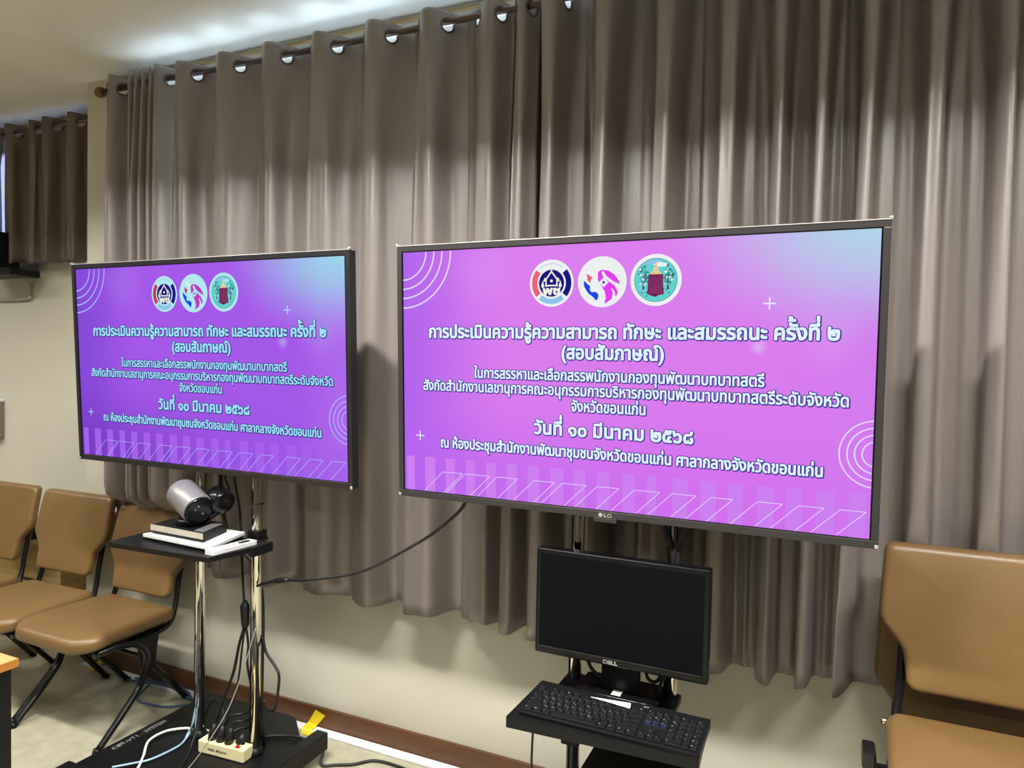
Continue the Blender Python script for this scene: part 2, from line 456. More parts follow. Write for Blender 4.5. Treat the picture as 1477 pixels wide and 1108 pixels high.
for i, (tx, ty, tw) in enumerate(TROFFERS):
    mb = MB(); hw, dz = .135, .115
    mb.b6(tx-.62, tx+.62, ty-hw-.012, ty-hw, CEIL-dz, CEIL); mb.b6(tx-.62, tx+.62, ty+hw, ty+hw+.012, CEIL-dz, CEIL)
    mb.b6(tx-.632, tx-.62, ty-hw-.012, ty+hw+.012, CEIL-dz, CEIL); mb.b6(tx+.62, tx+.632, ty-hw-.012, ty+hw+.012, CEIL-dz, CEIL)
    mb.b6(tx-.62, tx+.62, ty-hw, ty+hw, CEIL-.02, CEIL)
    struct(mb.build('trim_%d' % (i+2), M['lamp_body']))

# ------------------------------------------------------------------ curtains
# backs of the chairs that press the cloth towards the wall: x0, x1, height, y
PUSH = [(-3.32, -2.75, 1.0, 2.53), (-3.83, -3.26, 1.0, 2.508), (.14, .73, 1.0, 2.532), (.14, .73, 1.28, 2.40)]
wall_lim = 2.54
def curtain(name, label, x0, x1, ridges, y0, ztop, zbot, zrod, amp, seed, m, group, flare=0.0, tight=.8, step=.0055, flat=0.0, bias=0.0):
    """hanging eyelet curtain; ridges = x of the folds nearest the room."""
    rnd = random.Random(seed)
    R = list(ridges); d0 = R[1]-R[0]; d1 = R[-1]-R[-2]
    R = [R[0]-2*d0, R[0]-d0]+R+[R[-1]+d1, R[-1]+2*d1]
    K = [k-2 for k in range(len(R))]
    def phase(x):
        for i in range(len(R)-1):
            if R[i] <= x <= R[i+1] or i == len(R)-2:
                # smooth (Catmull) phase
                t = (x-R[i])/(R[i+1]-R[i]); return 2*PI*(K[i]+t)
    ph = [rnd.uniform(0, 6.28) for _ in range(12)]; ax = [rnd.uniform(.75, 1.15) for _ in range(40)]
    def P(x, z):
        f = phase(x); u = min(1.0, max(0.0, (ztop-z)/(ztop-zbot)))
        k = int(round(f/(2*PI)))
        low = min(1, u*4)
        loc = (ax[k % 40] if low else 1); a = amp*(1+(loc-1)*low)
        per = 0
        i = min(max(0, k+2), len(R)-2); per = R[i+1]-R[i]; sc_ = min(1.0, per/.2)
        a *= sc_**tight
        g = math.cos(f)
        if flat: g = math.tanh(flat*(g-bias*low))/math.tanh(flat)
        y = y0 - a*g
        y += low*a*((.10 if flat else .22)*math.sin(2*f+ph[0]+1.5*u) + (.05 if flat else .13)*math.sin(3*f+ph[1]-2*u))
        y += low*.010*math.sin(x*23+ph[2]+u*2.0) + low*.006*math.sin(x*61+ph[3]-u*3)
        xx = x + low*(.10*per*math.sin(f*1.0+ph[4]+u) + .012*math.sin(x*9+ph[5])*u) + low*.18*per*math.sin(2*f)*.3
        for xa, xb, zt, ym in PUSH:
            wx = min(1, max(0, (x-xa)/.07+1))*min(1, max(0, (xb-x)/.07+1)); wz = min(1, max(0, (zt-z)/.14))
            wgt = (wx*wx*(3-2*wx))*(wz*wz*(3-2*wz))
            if y < ym: y += wgt*(ym-y)*.96
        y = min(y, wall_lim)
        if flare: xx += flare*u*u*((x-x0)/(x1-x0)-.5)
        return Vector((xx, y, z))
    nx = max(24, int((x1-x0)/step)); xs = [x0+(x1-x0)*i/nx for i in range(nx+1)]
    zs = []; z = ztop
    while z > zrod+.034: zs.append(z); z -= .012
    z = zrod+.034
    while z > zrod-.042: zs.append(z); z -= .0045
    z = zrod-.044
    nrow = max(14, int((z-zbot)/.05))
    for i in range(nrow+1): zs.append(z-(z-zbot)*i/nrow)
    # crossings of the rod
    cross = []
    for i in range(2*K[0], 2*K[-1]):
        f = PI/2+PI*i
        for j in range(len(xs)-1):
            if (phase(xs[j])-f)*(phase(xs[j+1])-f) <= 0 and phase(xs[j]) != phase(xs[j+1]):
                t = (f-phase(xs[j]))/(phase(xs[j+1])-phase(xs[j])); xc = xs[j]+t*(xs[j+1]-xs[j])
                if x0+.02 < xc < x1-.02: cross.append((xc, i))
                break
    mb = MB(); bm = mb.bm; HR = .0255; zc = zrod-.0115
    info = []
    for xc, i in cross:
        a, b = P(xc-.004, zc), P(xc+.004, zc); ds = (b-a).length/.008
        info.append((xc, ds, P(xc, zc), (b-a).normalized()))
    grid = []
    hem = [.006*math.sin(x*31+ph[6])+.004*math.sin(x*77+ph[7]) for x in xs]
    for zi, z in enumerate(zs):
        row = []
        for i, x in enumerate(xs):
            u = (ztop-z)/(ztop-zbot)
            p = P(x, z); p.z += hem[i]*u**6 + (.004*math.cos(phase(x)) if zi == 0 else 0)
            # snap to eyelet rim
            if abs(z-zc) < .035:
                for xc, ds, c, t in info:
                    dx = (x-xc)*ds; dz = z-zc; d = math.hypot(dx, dz)
                    if HR*.78 < d < HR*1.22:
                        k = HR/d; q = P(xc+dx*k/ds, zc+dz*k); p = q; break
            row.append(bm.verts.new(p))
        grid.append(row)
    for zi in range(len(zs)-1):
        for i in range(nx):
            zm = (zs[zi]+zs[zi+1])/2; xm = (xs[i]+xs[i+1])/2; skip = False
            if abs(zm-zc) < .035:
                for xc, ds, c, t in info:
                    if math.hypot((xm-xc)*ds, zm-zc) < HR*.98: skip = True; break
            if skip: continue
            try: f = bm.faces.new((grid[zi][i], grid[zi+1][i], grid[zi+1][i+1], grid[zi][i+1])); f.smooth = True
            except ValueError: pass
    loose = [v for v in bm.verts if not v.link_faces]; bmesh.ops.delete(bm, geom=loose, context='VERTS')
    root = thing(name, (0, 0, 0), label, 'curtain', group)
    cl = mb.build('cloth', m, root, recalc=False)
    md = cl.modifiers.new('cloth_thickness', 'SOLIDIFY'); md.thickness = .0016; md.offset = 0
    if True:
        ref = None
        for xc, ds, c, t in info:
            if ref is None:
                g = MB(); n = 28
                g.bm.verts.ensure_lookup_table(); rg = []
                for k in range(n):
                    a = 2*PI*k/n; row = []
                    for j in range(8):
                        b = 2*PI*j/8; rr = HR+.002+.0045*math.cos(b)
                        row.append(g.bm.verts.new((rr*math.cos(a), .0035*math.sin(b), rr*math.sin(a))))
                    rg.append(row)
                for k in range(n):
                    for j in range(8):
                        f = g.bm.faces.new((rg[k][j], rg[(k+1) % n][j], rg[(k+1) % n][(j+1) % 8], rg[k][(j+1) % 8])); f.smooth = True
                o = ref = g.build('grommet', M['grommet'], root)
            else:
                o = ref.copy(); COL.objects.link(o); o.parent = root
            o.location = c; o.rotation_euler = (0, 0, math.atan2(t.y, t.x))
    return root
RODY, RODZ = 2.43, 3.012
sil = [-2.823, -2.56, -2.29, -2.019, -1.746, -1.486, -1.221]
curtain('curtain', 'wide taupe satin eyelet curtain panel hanging behind the left television and the gap between screens',
        -2.868, -1.01, [s+.03 for s in sil]+[-1.065], RODY, 3.052, .675, RODZ, .056, 3, M['curtain'], 'taupe eyelet curtains')
curtain('curtain', 'wide taupe satin eyelet curtain panel hanging behind the right television',
        -1.10, 1.9, [-.945, -.742, -.522, -.313, -.16, -.033, .092, .275, .44, .61, .80, 1.0, 1.2, 1.4, 1.6, 1.8], RODY+.004, 3.052, .675, RODZ, .078, 11, M['curtain'], 'taupe eyelet curtains', step=.004, flat=1.6, bias=.12)
curtain('curtain', 'narrow bunched taupe curtain panel beside the cream pillar, left of the wide panels',
        -3.36, -2.853, [-3.265, -3.135, -3.09, -3.04, -2.99, -2.945, -2.765], RODY-.004, 3.06, .675, RODZ, .052, 5, M['curtain'], 'taupe eyelet curtains', flare=.05, tight=.12, step=.0022)
wall_lim = BAY_Y-.01
BRY, BRZ = 2.75, 3.045
curtain('curtain', 'short taupe curtain panel over the high window of the left recess',
        -4.675, -3.78, [-4.645, -4.43, -4.29, -4.06, -3.88], BRY, 3.085, 2.235, BRZ, .05, 21, M['curtain2'], 'taupe eyelet curtains')
curtain('curtain', 'sliver of short dark curtain at the left edge above the black wall box',
        -5.5, -4.745, [-5.4, -5.2, -5.0, -4.8], BRY, 3.085, 2.235, BRZ, .05, 22, M['curtain2'], 'taupe eyelet curtains')
def rod(name, label, x0, x1, y, z, wy, grp):
    t = thing(name, (x0, y, z), label, 'curtain rod', grp)
    MB().cyl((0, 0, 0), (x1-x0, 0, 0), .0135, sides=20).build('pole', M['bronze'], t)
    MB().lathe([(-.055, .004), (-.052, .016), (-.040, .024), (-.025, .027), (-.010, .024), (0, .016)], (0, 0, 0), (1, 0, 0)).build('finial', M['finial'], t)
    for bx in ((.05, (x1-x0)*.45, x1-x0-.1)):
        mb = MB(); mb.cyl((bx, 0, -.002), (bx, wy-y-.004, -.002), .007, sides=10); mb.box((bx, wy-y-.005, 0), (.03, .008, .07), None, .002)
        mb.build('bracket', M['bronze'], t)
rod('curtain_rod', 'long dark bronze curtain rod with round wooden end just under the ceiling', -3.375, 2.0, RODY, RODZ, WALL_Y, 'curtain rods')
rod('curtain_rod', 'short dark curtain rod over the high window of the left recess', -5.6, -3.72, BRY, BRZ, BAY_Y, 'curtain rods')

# ------------------------------------------------------------------ televisions with the slide
def screen_mat(name, stops):
    """smooth colour field over the panel: stops = colours at left, centre, right-bottom and the cyan glow top right."""
    m = bpy.data.materials.new(name); m.use_nodes = True; nt = m.node_tree; N = nt.nodes; L = nt.links
    N.remove(N['Principled BSDF'])
    tc = N.new('ShaderNodeTexCoord'); sx = N.new('ShaderNodeSeparateXYZ'); L.new(tc.outputs['Object'], sx.inputs[0])
    def rng(sock, a, b, c=0., d=1.):
        r = N.new('ShaderNodeMapRange'); r.interpolation_type = 'SMOOTHSTEP'
        for i, v in enumerate((a, b, c, d)): r.inputs[i+1].default_value = v
        L.new(sock, r.inputs[0]); return r.outputs[0]
    def mix(fac, a, b):
        x = N.new('ShaderNodeMixRGB')
        L.new(fac, x.inputs[0])
        for k, v in ((1, a), (2, b)):
            if isinstance(v, tuple): x.inputs[k].default_value = lin(v)+(1,)
            else: L.new(v, x.inputs[k])
        return x.outputs[0]
    def math_(op, a, b):
        x = N.new('ShaderNodeMath'); x.operation = op
        for k, v in ((0, a), (1, b)):
            if isinstance(v, (int, float)): x.inputs[k].default_value = v
            else: L.new(v, x.inputs[k])
        return x.outputs[0]
    X, Z = sx.outputs['X'], sx.outputs['Z']
    c = mix(rng(X, -.74, -.30), stops['left'], stops['mid'])
    c = mix(rng(Z, -.02, -.42, 0, .8), c, mix(rng(X, -.7, .5), stops['lowleft'], stops['low']))
    c = mix(rng(X, .45, .75, 0, .55), c, stops['right'])
    dx = math_('SUBTRACT', X, .80); dz = math_('SUBTRACT', Z, .47)
    dx = math_('MULTIPLY', dx, .62)
    dd = math_('SQRT', math_('ADD', math_('MULTIPLY', dx, dx), math_('MULTIPLY', dz, dz)), 0)
    nz = N.new('ShaderNodeTexNoise'); nz.inputs['Scale'].default_value = 2.2; L.new(tc.outputs['Object'], nz.inputs['Vector'])
    dd = math_('ADD', dd, math_('MULTIPLY', math_('SUBTRACT', nz.outputs['Fac'], .5), .14))
    c = mix(rng(dd, .0, .44, 1.0, 0), c, stops['glow'])
    for gx, gz, rad, amt in ((.425, .098, .03, .6), (.60, .12, .12, .15), (-.42, .33, .16, .12)):
        ex = math_('SUBTRACT', X, gx); ez = math_('SUBTRACT', Z, gz)
        d2 = math_('SQRT', math_('ADD', math_('MULTIPLY', ex, ex), math_('MULTIPLY', ez, ez)), 0)
        c = mix(rng(d2, 0, rad, amt, 0), c, stops['spark'])
    e = N.new('ShaderNodeEmission'); L.new(c, e.inputs[0]); e.inputs[1].default_value = 1.0
    g = N.new('ShaderNodeBsdfGlossy'); g.inputs['Roughness'].default_value = .35; g.inputs[0].default_value = (.02, .02, .02, 1)
    ad = N.new('ShaderNodeAddShader'); L.new(e.outputs[0], ad.inputs[0]); L.new(g.outputs[0], ad.inputs[1])
    L.new(ad.outputs[0], N['Material Output'].inputs['Surface'])
    return m
SLIDE = [("การประเมินความรู้ความสามารถ ทักษะ และสมรรถนะ ครั้งที่ ๒", -685, 698, 132, 64, 2.2),
         ("(สอบสัมภาษณ์)", -161, 186, 62.5, 64, 2.2),
         ("ในการสรรหาและเลือกสรรพนักงานกองทุนพัฒนาบทบาทสตรี", -498, 495, -12, 52, 1.3),
         ("สังกัดสำนักงานเลขานุการคณะอนุกรรมการบริหารกองทุนพัฒนาบทบาทสตรีระดับจังหวัด", -712, 729, -63.5, 52, 1.3),
         ("จังหวัดขอนแก่น", -126, 130, -117, 52, 1.3),
         ("วันที่ ๑๐ มีนาคม ๒๕๖๘", -261, 285, -202, 64, 2.1),
         ("ณ ห้องประชุมสำนักงานพัฒนาชุมชนจังหวัดขอนแก่น ศาลากลางจังหวัดขอนแก่น", -638, 666, -276, 52, 1.5)]
def slide_mesh(tint):
    """panel face and everything shown on it, in one mesh; slide units are 1/1600 of the panel width."""
    S = 1.43/1600
    mats = [screen_mat('slide_ground_'+tint['n'], tint), emis('slide_text_'+tint['n'], tint['text']), emis('slide_outline_'+tint['n'], tint['outline']),
            emis('slide_line_'+tint['n'], tint['line']), emis('slide_bar_'+tint['n'], tint['bar']), emis('slide_white_'+tint['n'], tint['white']),
            emis('slide_navy_'+tint['n'], (28, 22, 130)), emis('slide_red_'+tint['n'], tint['red']), emis('slide_sky_'+tint['n'], (140, 195, 235)),
            emis('slide_blue_'+tint['n'], (30, 70, 225)), emis('slide_magenta_'+tint['n'], tint['magenta']), emis('slide_teal_'+tint['n'], (96, 210, 208)),
            emis('slide_maroon_'+tint['n'], (110, 30, 80)), emis('slide_gold_'+tint['n'], (226, 196, 130)), emis('slide_green_'+tint['n'], (40, 110, 105)),
            emis('slide_ltgold_'+tint['n'], (238, 236, 222)), emis('slide_rose_'+tint['n'], (150, 70, 120)), emis('slide_leaf_'+tint['n'], (58, 150, 150))]
    mb = MB(); X = lambda x, y, z: (x*S, -z, y*S)
    mb.poly([X(-800, -450, 0), X(800, -450, 0), X(800, 450, 0), X(-800, 450, 0)], 0)
    Z1, Z2, Z3, Z4, Z5, Z6 = .0003, .0005, .0007, .0009, .0011, .0013
    def P(pts, z, mi):
        loop = [Vector((x, y, 0)) for x, y in pts]; mb.tris([X(p.x, p.y, z) for p in loop], tessellate_polygon([loop]), mi)
    def disc(cx, cy, r, z, mi, n=64): P([(cx+r*math.cos(2*PI*k/n), cy+r*math.sin(2*PI*k/n)) for k in range(n)], z, mi)
    def arc(cx, cy, r, w, a0, a1, z, mi, n=40):
        a0, a1 = math.radians(a0), math.radians(a1)
        o = [(cx+(r+w/2)*math.cos(a0+(a1-a0)*k/n), cy+(r+w/2)*math.sin(a0+(a1-a0)*k/n)) for k in range(n+1)]
        i = [(cx+(r-w/2)*math.cos(a0+(a1-a0)*k/n), cy+(r-w/2)*math.sin(a0+(a1-a0)*k/n)) for k in range(n+1)]
        for k in range(n):
            mb.tris([X(*q, z) for q in (i[k], o[k], o[k+1], i[k+1])], [(0, 1, 2, 3)], mi)
    def seg(p, q, w, z, mi):
        a, b = Vector(p), Vector(q); n = (b-a).normalized(); n = Vector((-n.y, n.x))*w/2
        mb.tris([X(*v, z) for v in (a+n, b+n, b-n, a-n)], [(0, 1, 2, 3)], mi)
    # bars along the bottom
    for a, b in ((-788, -754), (-708, -664), (-619, -579), (-533, -496), (-451, -412), (-369, -328), (-287, -243), (-200, -152), (-115, -73), (-32, 13), (57, 100),
                 (139, 170), (224, 271), (312, 360), (397, 441), (484, 533), (568, 613), (653, 702), (740, 785)):
        P([(a, -449), (b, -449), (b, -318), (a, -318)], Z1, 4)
    for a, b in ((-631, -549), (-538, -436), (-407, -326), (-262, -185), (-156, -70), (-31, 45), (97, 182), (223, 298), (346, 412), (485, 558), (604, 674), (718, 787)):
        sl = 79
        for p, q in (((a, -370), (b, -370)), ((b, -370), (b-sl, -448)), ((a, -370), (a-sl, -448))): seg(p, q, 2.2, Z2, 3)
    # quarter rings top left, rings at the right edge
    def ring_clip(cx, cy, r, w):
        n = 120
        for k in range(n):
            a, b = 2*PI*k/n, 2*PI*(k+1)/n
            q = [(cx+rr*math.cos(t), cy+rr*math.sin(t)) for rr, t in ((r-w/2, a), (r+w/2, a), (r+w/2, b), (r-w/2, b))]
            if all(-800 <= x <= 800 and -450 <= y <= 450 for x, y in q): mb.tris([X(*v, Z3) for v in q], [(0, 1, 2, 3)], 3)
    for r in (102, 136, 170, 206): ring_clip(-800, 448, r, 5.5)
    for r in (37, 57, 77, 98): ring_clip(807, -199, r, 4)
    for x, y, s in ((-728, -238, 18), (504, 241, 18)):
        seg((x-s, y), (x+s, y), 4, Z3, 1); seg((x, y-s), (x, y+s), 4, Z3, 1)
    # lettering with its dark outline
    for body, x0, x1, y, size, bold in SLIDE:
        lettering(mb, body, x0+1.5, x1+1.5, y-1.5, size, Z3, 2, bold+2.5, X); lettering(mb, body, x0, x1, y, size, Z4, 2, bold+2.4, X)
        lettering(mb, body, x0, x1, y, size, Z5, 1, bold, X)
    # emblem one: ringed badge with a gabled house
    cx, cy = -201, 320; disc(cx, cy, 80, Z2, 5)
    arc(cx, cy, 62, 20, 140, 220, Z3, 7); arc(cx, cy, 62, 20, -40, 40, Z3, 6); arc(cx, cy, 62, 18, 230, 310, Z3, 8)
    arc(cx, cy, 66, 2, 50, 130, Z3, 8)
    disc(cx, cy, 46, Z3, 6)
    for p, q in (((-20, -12), (-20, 12)), ((20, -12), (20, 12)), ((-24, 8), (0, 40)), ((24, 8), (0, 40)), ((-20, -8), (20, -8)), ((-28, 6), (-23, 18)), ((28, 6), (23, 18)), ((0, 36), (0, 45))):
        seg((cx+p[0], cy+p[1]), (cx+q[0], cy+q[1]), 5, Z4, 15)
    disc(cx, cy+8, 5, Z4, 15, 16)
    for s in (-1, 1): P([(cx+s*38, cy-10), (cx+s*32, cy+10), (cx+s*26, cy-10), (cx+s*32, cy-17)], Z4, 15)
    lettering(mb, 'พช', cx-30, cx+30, cy-38, 36, Z4, 15, 2.4, X)
    # emblem two: profile of a woman with flowing hair
    cx, cy = -22, 320; disc(cx, cy, 84, Z2, 5)
    def Q(pts, mi, z=Z4, r=7): P(rounded([(cx+x, cy+y) for x, y in pts], r, 3), z, mi)
    Q([(-64, 8), (-62, -14), (-48, -36), (-30, -50), (-18, -64), (-12, -50), (-12, -40), (-22, -32), (-36, -34), (-42, -26), (-40, -14), (-50, -6)], 9)
    Q([(-54, 30), (-44, 22), (-30, 14), (-38, 10), (-40, -4), (-50, 6)], 7)
    Q([(-36, 48), (-28, 38), (-10, 40), (-24, 30), (-40, 34), (-42, 56)], 15)
    Q([(-14, 34), (0, 40), (22, 36), (44, 22), (58, 0), (62, -10), (40, 0), (16, 18), (4, 36), (-2, 30), (6, 14), (22, 2), (44, -14), (56, -36), (46, -52), (44, -34), (30, -16), (38, -38), (34, -58), (6, -74), (14, -54), (10, -32), (-2, -14), (-14, 6)], 10)
    Q([(-10, -2), (6, 14), (22, -2), (6, -18)], 5, Z5, 1); Q([(0, -2), (6, 4), (12, -2), (6, -8)], 9, Z6, 2)
    # emblem three: round seal with a shrine on a stump between trees
    cx, cy = 157, 321; disc(cx, cy, 83, Z2, 5); disc(cx, cy, 70, Z3, 14); disc(cx, cy, 68.5, Z4, 11)
    rnd = random.Random(4)
    def Q2(pts, mi, z=Z5): P([(cx+x, cy+y) for x, y in pts], z, mi)
    Q2([(-48, 48), (-20, 64), (10, 66), (20, 56), (0, 50), (-20, 52)], 8); Q2([(-10, 50), (10, 58), (36, 52), (30, 42), (6, 42)], 5)
    for k in range(170):
        sx = -1 if k % 2 else 1; a = rnd.uniform(0, 6.28); rr = rnd.uniform(0, 24)
        px, py = sx*40+rr*math.cos(a)*.8, 14+rr*math.sin(a)*1.4
        if math.hypot(px, py) < 62:
            s = rnd.uniform(2, 5); z = Z5+rnd.uniform(0, .00015)
            P([(cx+px-s, cy+py), (cx+px, cy+py-s*.8), (cx+px+s, cy+py+s*.4), (cx+px, cy+py+s)], z, (14, 17, 14, 5, 17)[k % 5])
    for k in range(40):
        px, py = rnd.uniform(-50, 50), rnd.uniform(-52, -26)
        if math.hypot(px, py) < 64: P([(cx+px-4, cy+py), (cx+px, cy+py+3), (cx+px+4, cy+py), (cx+px, cy+py-2)], Z5+rnd.uniform(0, .0001), 14 if k % 2 else 8)
    for s in (-1, 1): Q2([(s*40-3, -30), (s*40+3, -30), (s*38+2, 10), (s*38-2, 10)], 12)
    Q2([(-27, -44), (-14, -50), (0, -54), (12, -48), (27, -46), (24, -10), (24, 18), (-23, 18), (-25, -12)], 12, Z6)
    for k in range(9): x = -21+k*5.0; Q2([(x, -44), (x+2.2, -44), (x+1.6, 14), (x+.2, 14)], 16, Z6+.0001)
    Q2([(-18, 18), (18, 18), (18, 23), (13, 25), (13, 29), (9, 31), (9, 36), (6, 38), (5, 44), (3, 47), (1.2, 60), (-1.2, 60), (-3, 47), (-5, 44), (-6, 38), (-9, 36), (-9, 31), (-13, 29), (-13, 25), (-18, 23)], 13, Z6)
    for yy, hw_ in ((24, 14), (30, 10), (37, 7)): Q2([(-hw_, yy), (hw_, yy), (hw_, yy+1.6), (-hw_, yy+1.6)], 15, Z6+.0001)
    return mb, mats
T_R = dict(n='right', left=(176, 98, 236), mid=(216, 122, 236), low=(207, 104, 238), lowleft=(182, 98, 240), right=(203, 122, 238), glow=(166, 220, 232), spark=(226, 190, 244),
           text=(222, 240, 254), outline=(58, 52, 150), line=(224, 214, 252), bar=(205, 128, 240), white=(236, 240, 240), red=(236, 100, 120), magenta=(226, 62, 240))
T_L = dict(n='left', left=(132, 70, 216), mid=(164, 86, 232), low=(152, 84, 232), lowleft=(112, 54, 192), right=(182, 116, 236), glow=(150, 222, 232), spark=(190, 176, 244),
           text=(158, 226, 252), outline=(44, 40, 112), line=(170, 186, 252), bar=(166, 98, 234), white=(178, 232, 240), red=(196, 60, 84), magenta=(186, 60, 190))
TILT = .048
def television(label, x, tint, bez, logo):
    t = thing('television', (x, 2.034, 1.649), label, 'television', 'televisions on chrome stands')
    t.rotation_euler = (TILT, 0, 0)
    mb, mats = slide_mesh(tint); mb.build('screen', mats, t, (0, -.0025, 0), recalc=False)
    hw, hh = .7165, .4035
    b = MB()
    for x0, x1, z0, z1 in ((-hw-.018, hw+.018, hh, hh+.018), (-hw-.018, hw+.018, -hh-.022, -hh), (-hw-.018, -hw, -hh, hh), (hw, hw+.018, -hh, hh)):
        b.b6(x0, x1, -.008, .03, z0, z1, .002)
    b.build('bezel', bez, t)
    bk = MB(); bk.b6(-hw-.012, hw+.012, .0, .032, -hh-.016, hh+.012, .004); bk.b6(-.55, .55, .03, .050, -.36, .2, .008)
    bk.build('back_housing', M['bezel_black'], t)
    inn = MB()
    for x0, x1, z0, z1 in ((-hw, hw, hh-.0025, hh), (-hw, hw, -hh, -hh+.0025), (-hw, -hw+.004, -hh, hh), (hw-.004, hw, -hh, hh)): inn.b6(x0, x1, -.006, .001, z0, z1)
    inn.build('inner_rim', M['blackgloss'], t)
    fl = MB(); fl.b6(-hw-.02, hw+.02, -.010, .012, hh+.0175, hh+.0205, .001); fl.build('edge_film', M['film'], t)
    for s in (-1, 1):
        MB().box((s*(hw+.017), -.004, hh+.0235), (.010, .014, .007), None, .003).build('film_corner', M['film'], t)
        MB().box((s*(hw+.013), -.0095, -hh-.015), (.010, .004, .010), None, .0015).build('film_corner', M['film'], t)
    if logo:
        lb = MB(); lb.b6(-.036, .036, -.009, .01, -hh-.034, -hh-.020, .002); lb.build('receiver_tab', M['bezel_grey'], t)
        lg = MB(); Xl = lambda a, c, z: (a, -.0095-z, c)
        n = 24; lg.tris([(-.014+.0065*math.cos(2*PI*k/n), -.0095, -hh-.011+.0065*math.sin(2*PI*k/n)) for k in range(n)], [tuple(range(n))])
        lettering(lg, 'LG', -.003, .020, -hh-.0165, .0155, .0002, 0, .0007, Xl); lg.build('brand_mark', M['faded'], t, recalc=False)
    return t
tvL = television('left television, bluer purple slide in Thai, black bezel, above the camera shelf', -2.2585, T_L, M['bezel_black'], False)
tvR = television('right television, larger in view, pink purple slide in Thai, grey bezel, above the black monitor', -.5944, T_R, M['bezel_grey'], True)

# ------------------------------------------------------------------ television stands
def stand(label, px, shelf):
    """chrome two pole stand; px = x of the left pole."""
    PY = 2.14; t = thing('television_stand', (px+.153, PY, 0), label, 'stand', 'chrome television stands')
    for s in (-1, 1):
        p = MB().cyl((s*.153, 0, .088), (s*.153, 0, 1.95), .0215, sides=32).build('pole', M['chrome'], t)
        d = Vector((-.62, -.78, 0)).normalized()
        sl = MB(); c = Vector((s*.153, 0, 0))+d*.0205
        sl.box((c.x, c.y, 1.02), (.010, .003, 1.8), Matrix.Rotation(math.atan2(d.x, -d.y), 4, 'Z') if False else Matrix.Rotation(math.atan2(-d.x, d.y)+0, 4, 'Z'))
        sl.build('slot_strip', M['blackgloss'], p)
        for z in (.35, .62, .8, 1.10, 1.16):
            q = Vector((s*.153, 0, z)); MB().cyl(q+d*.019, q+d*.0235, .0045, sides=12).build('peg_hole', M['black'], p)
        MB().lathe([(0, .034), (.012, .033), (.02, .027), (.03, .0235)], (s*.153, 0, .088), (0, 0, 1)).build('pole_socket', M['black'], t)
    br = MB(); br.b6(-.30, .30, -.028, -.006, 1.50, 1.56, .003); br.b6(-.30, .30, -.028, -.006, 1.78, 1.84, .003)
    for s in (-1, 1): br.b6(s*.27-.02, s*.27+.02, -.034, -.026, 1.40, 1.95, .002); br.b6(s*.153-.03, s*.153+.03, -.03, .03, 1.51, 1.55, .003); br.b6(s*.153-.03, s*.153+.03, -.03, .03, 1.79, 1.83, .003)
    br.build('wall_plate', M['black'], t)
    base = MB()
    out = rounded([(-.36, .30), (-.36, -.40), (.33, -.40), (.33, .17), (.24, .17), (.10, .30)], [.01, .01, .01, .06, .05, .05])
    base.prism(out, .058, .088)
    base.b6(-.415, -.352, -.40, .30, .045, .09, .003); base.b6(.295, .352, -.42, .21, .05, .122, .004); base.b6(-.42, .35, -.44, -.38, .045, .112, .004)
    base.build('base', M['black'], t)
    for cx, cy in ((-.385, .27), (-.385, -.38), (.325, .05), (.325, -.38)):
        c = MB(); c.cyl((cx, cy, .046), (cx, cy, .066), .017, sides=16); c.b6(cx-.014, cx-.010, cy-.02, cy+.02, .014, .05, .002); c.b6(cx+.010, cx+.014, cy-.02, cy+.02, .014, .05, .002)
        k = c.build('caster', M['chrome'], t)
        MB().cyl((cx-.009, cy, .021), (cx+.009, cy, .021), .021, sides=20).build('wheel', M['black'], k)
    return t
stL = stand('chrome two-pole stand carrying the left television and a camera shelf', -2.362, None)
stR = stand('chrome two-pole stand carrying the right television and a keyboard shelf', -.709, None)
# lettering on the left bar of the left stand
tm = MB(); Xt = lambda a, c, z: (-.368-c, a, .0903+z)
lettering(tm, 'CBT-VT1 - SYSTEM', -.23, .02, 0, .030, 0, 0, .0004, Xt); tm.build('base_lettering', M['faded'], stL, recalc=False)
# shelves (part of their stand)
sh = MB(); ox, oy = -2.209, 2.14
sh.prism(rounded([(-2.49-ox, 1.81-oy), (-1.988-ox, 1.832-oy), (-1.945-ox, 2.07-oy), (-2.50-ox, 2.07-oy)], .008), .952, .97)
sh.b6(-2.50-ox, -1.945-ox, 2.06-oy, 2.105-oy, .945, .97, .003); sh.b6(-1.962-ox, -1.942-ox, 2.0-oy, 2.108-oy, .935, .972, .003)
for s in (-1, 1): sh.b6(s*.153-.032, s*.153+.032, -.055, .03, .955, .968, .003); sh.b6(s*.153-.028, s*.153+.028, -.028, .028, .968, 1.0, .006)
sh.build('shelf', M['black'], stL)
ox = -.556
sh = MB()
sh.prism(rounded([(-.793-ox, 1.782-oy), (-.262-ox, 1.806-oy), (-.27-ox, 2.03-oy), (-.785-ox, 2.045-oy)], .008), .662, .69)
sh.b6(-.675-ox, -.437-ox, 2.02-oy, 2.175-oy, .668, .69, .003)
for s in (-1, 1): sh.b6(s*.153-.03, s*.153+.03, -.12, .03, .655, .68, .004)
sh.build('shelf', M['black'], stR)
sh = MB(); sh.b6(-.622-ox, -.30-ox, 1.86-oy, 2.112-oy, .478, .50, .003); sh.b6(-.60-ox, -.32-ox, 1.88-oy, 2.10-oy, .36, .478, .004)
for s in (-1, 1): sh.b6(s*.153-.03, s*.153+.03, -.04, .03, .47, .495, .004)
sh.build('lower_shelf', M['black'], stR)

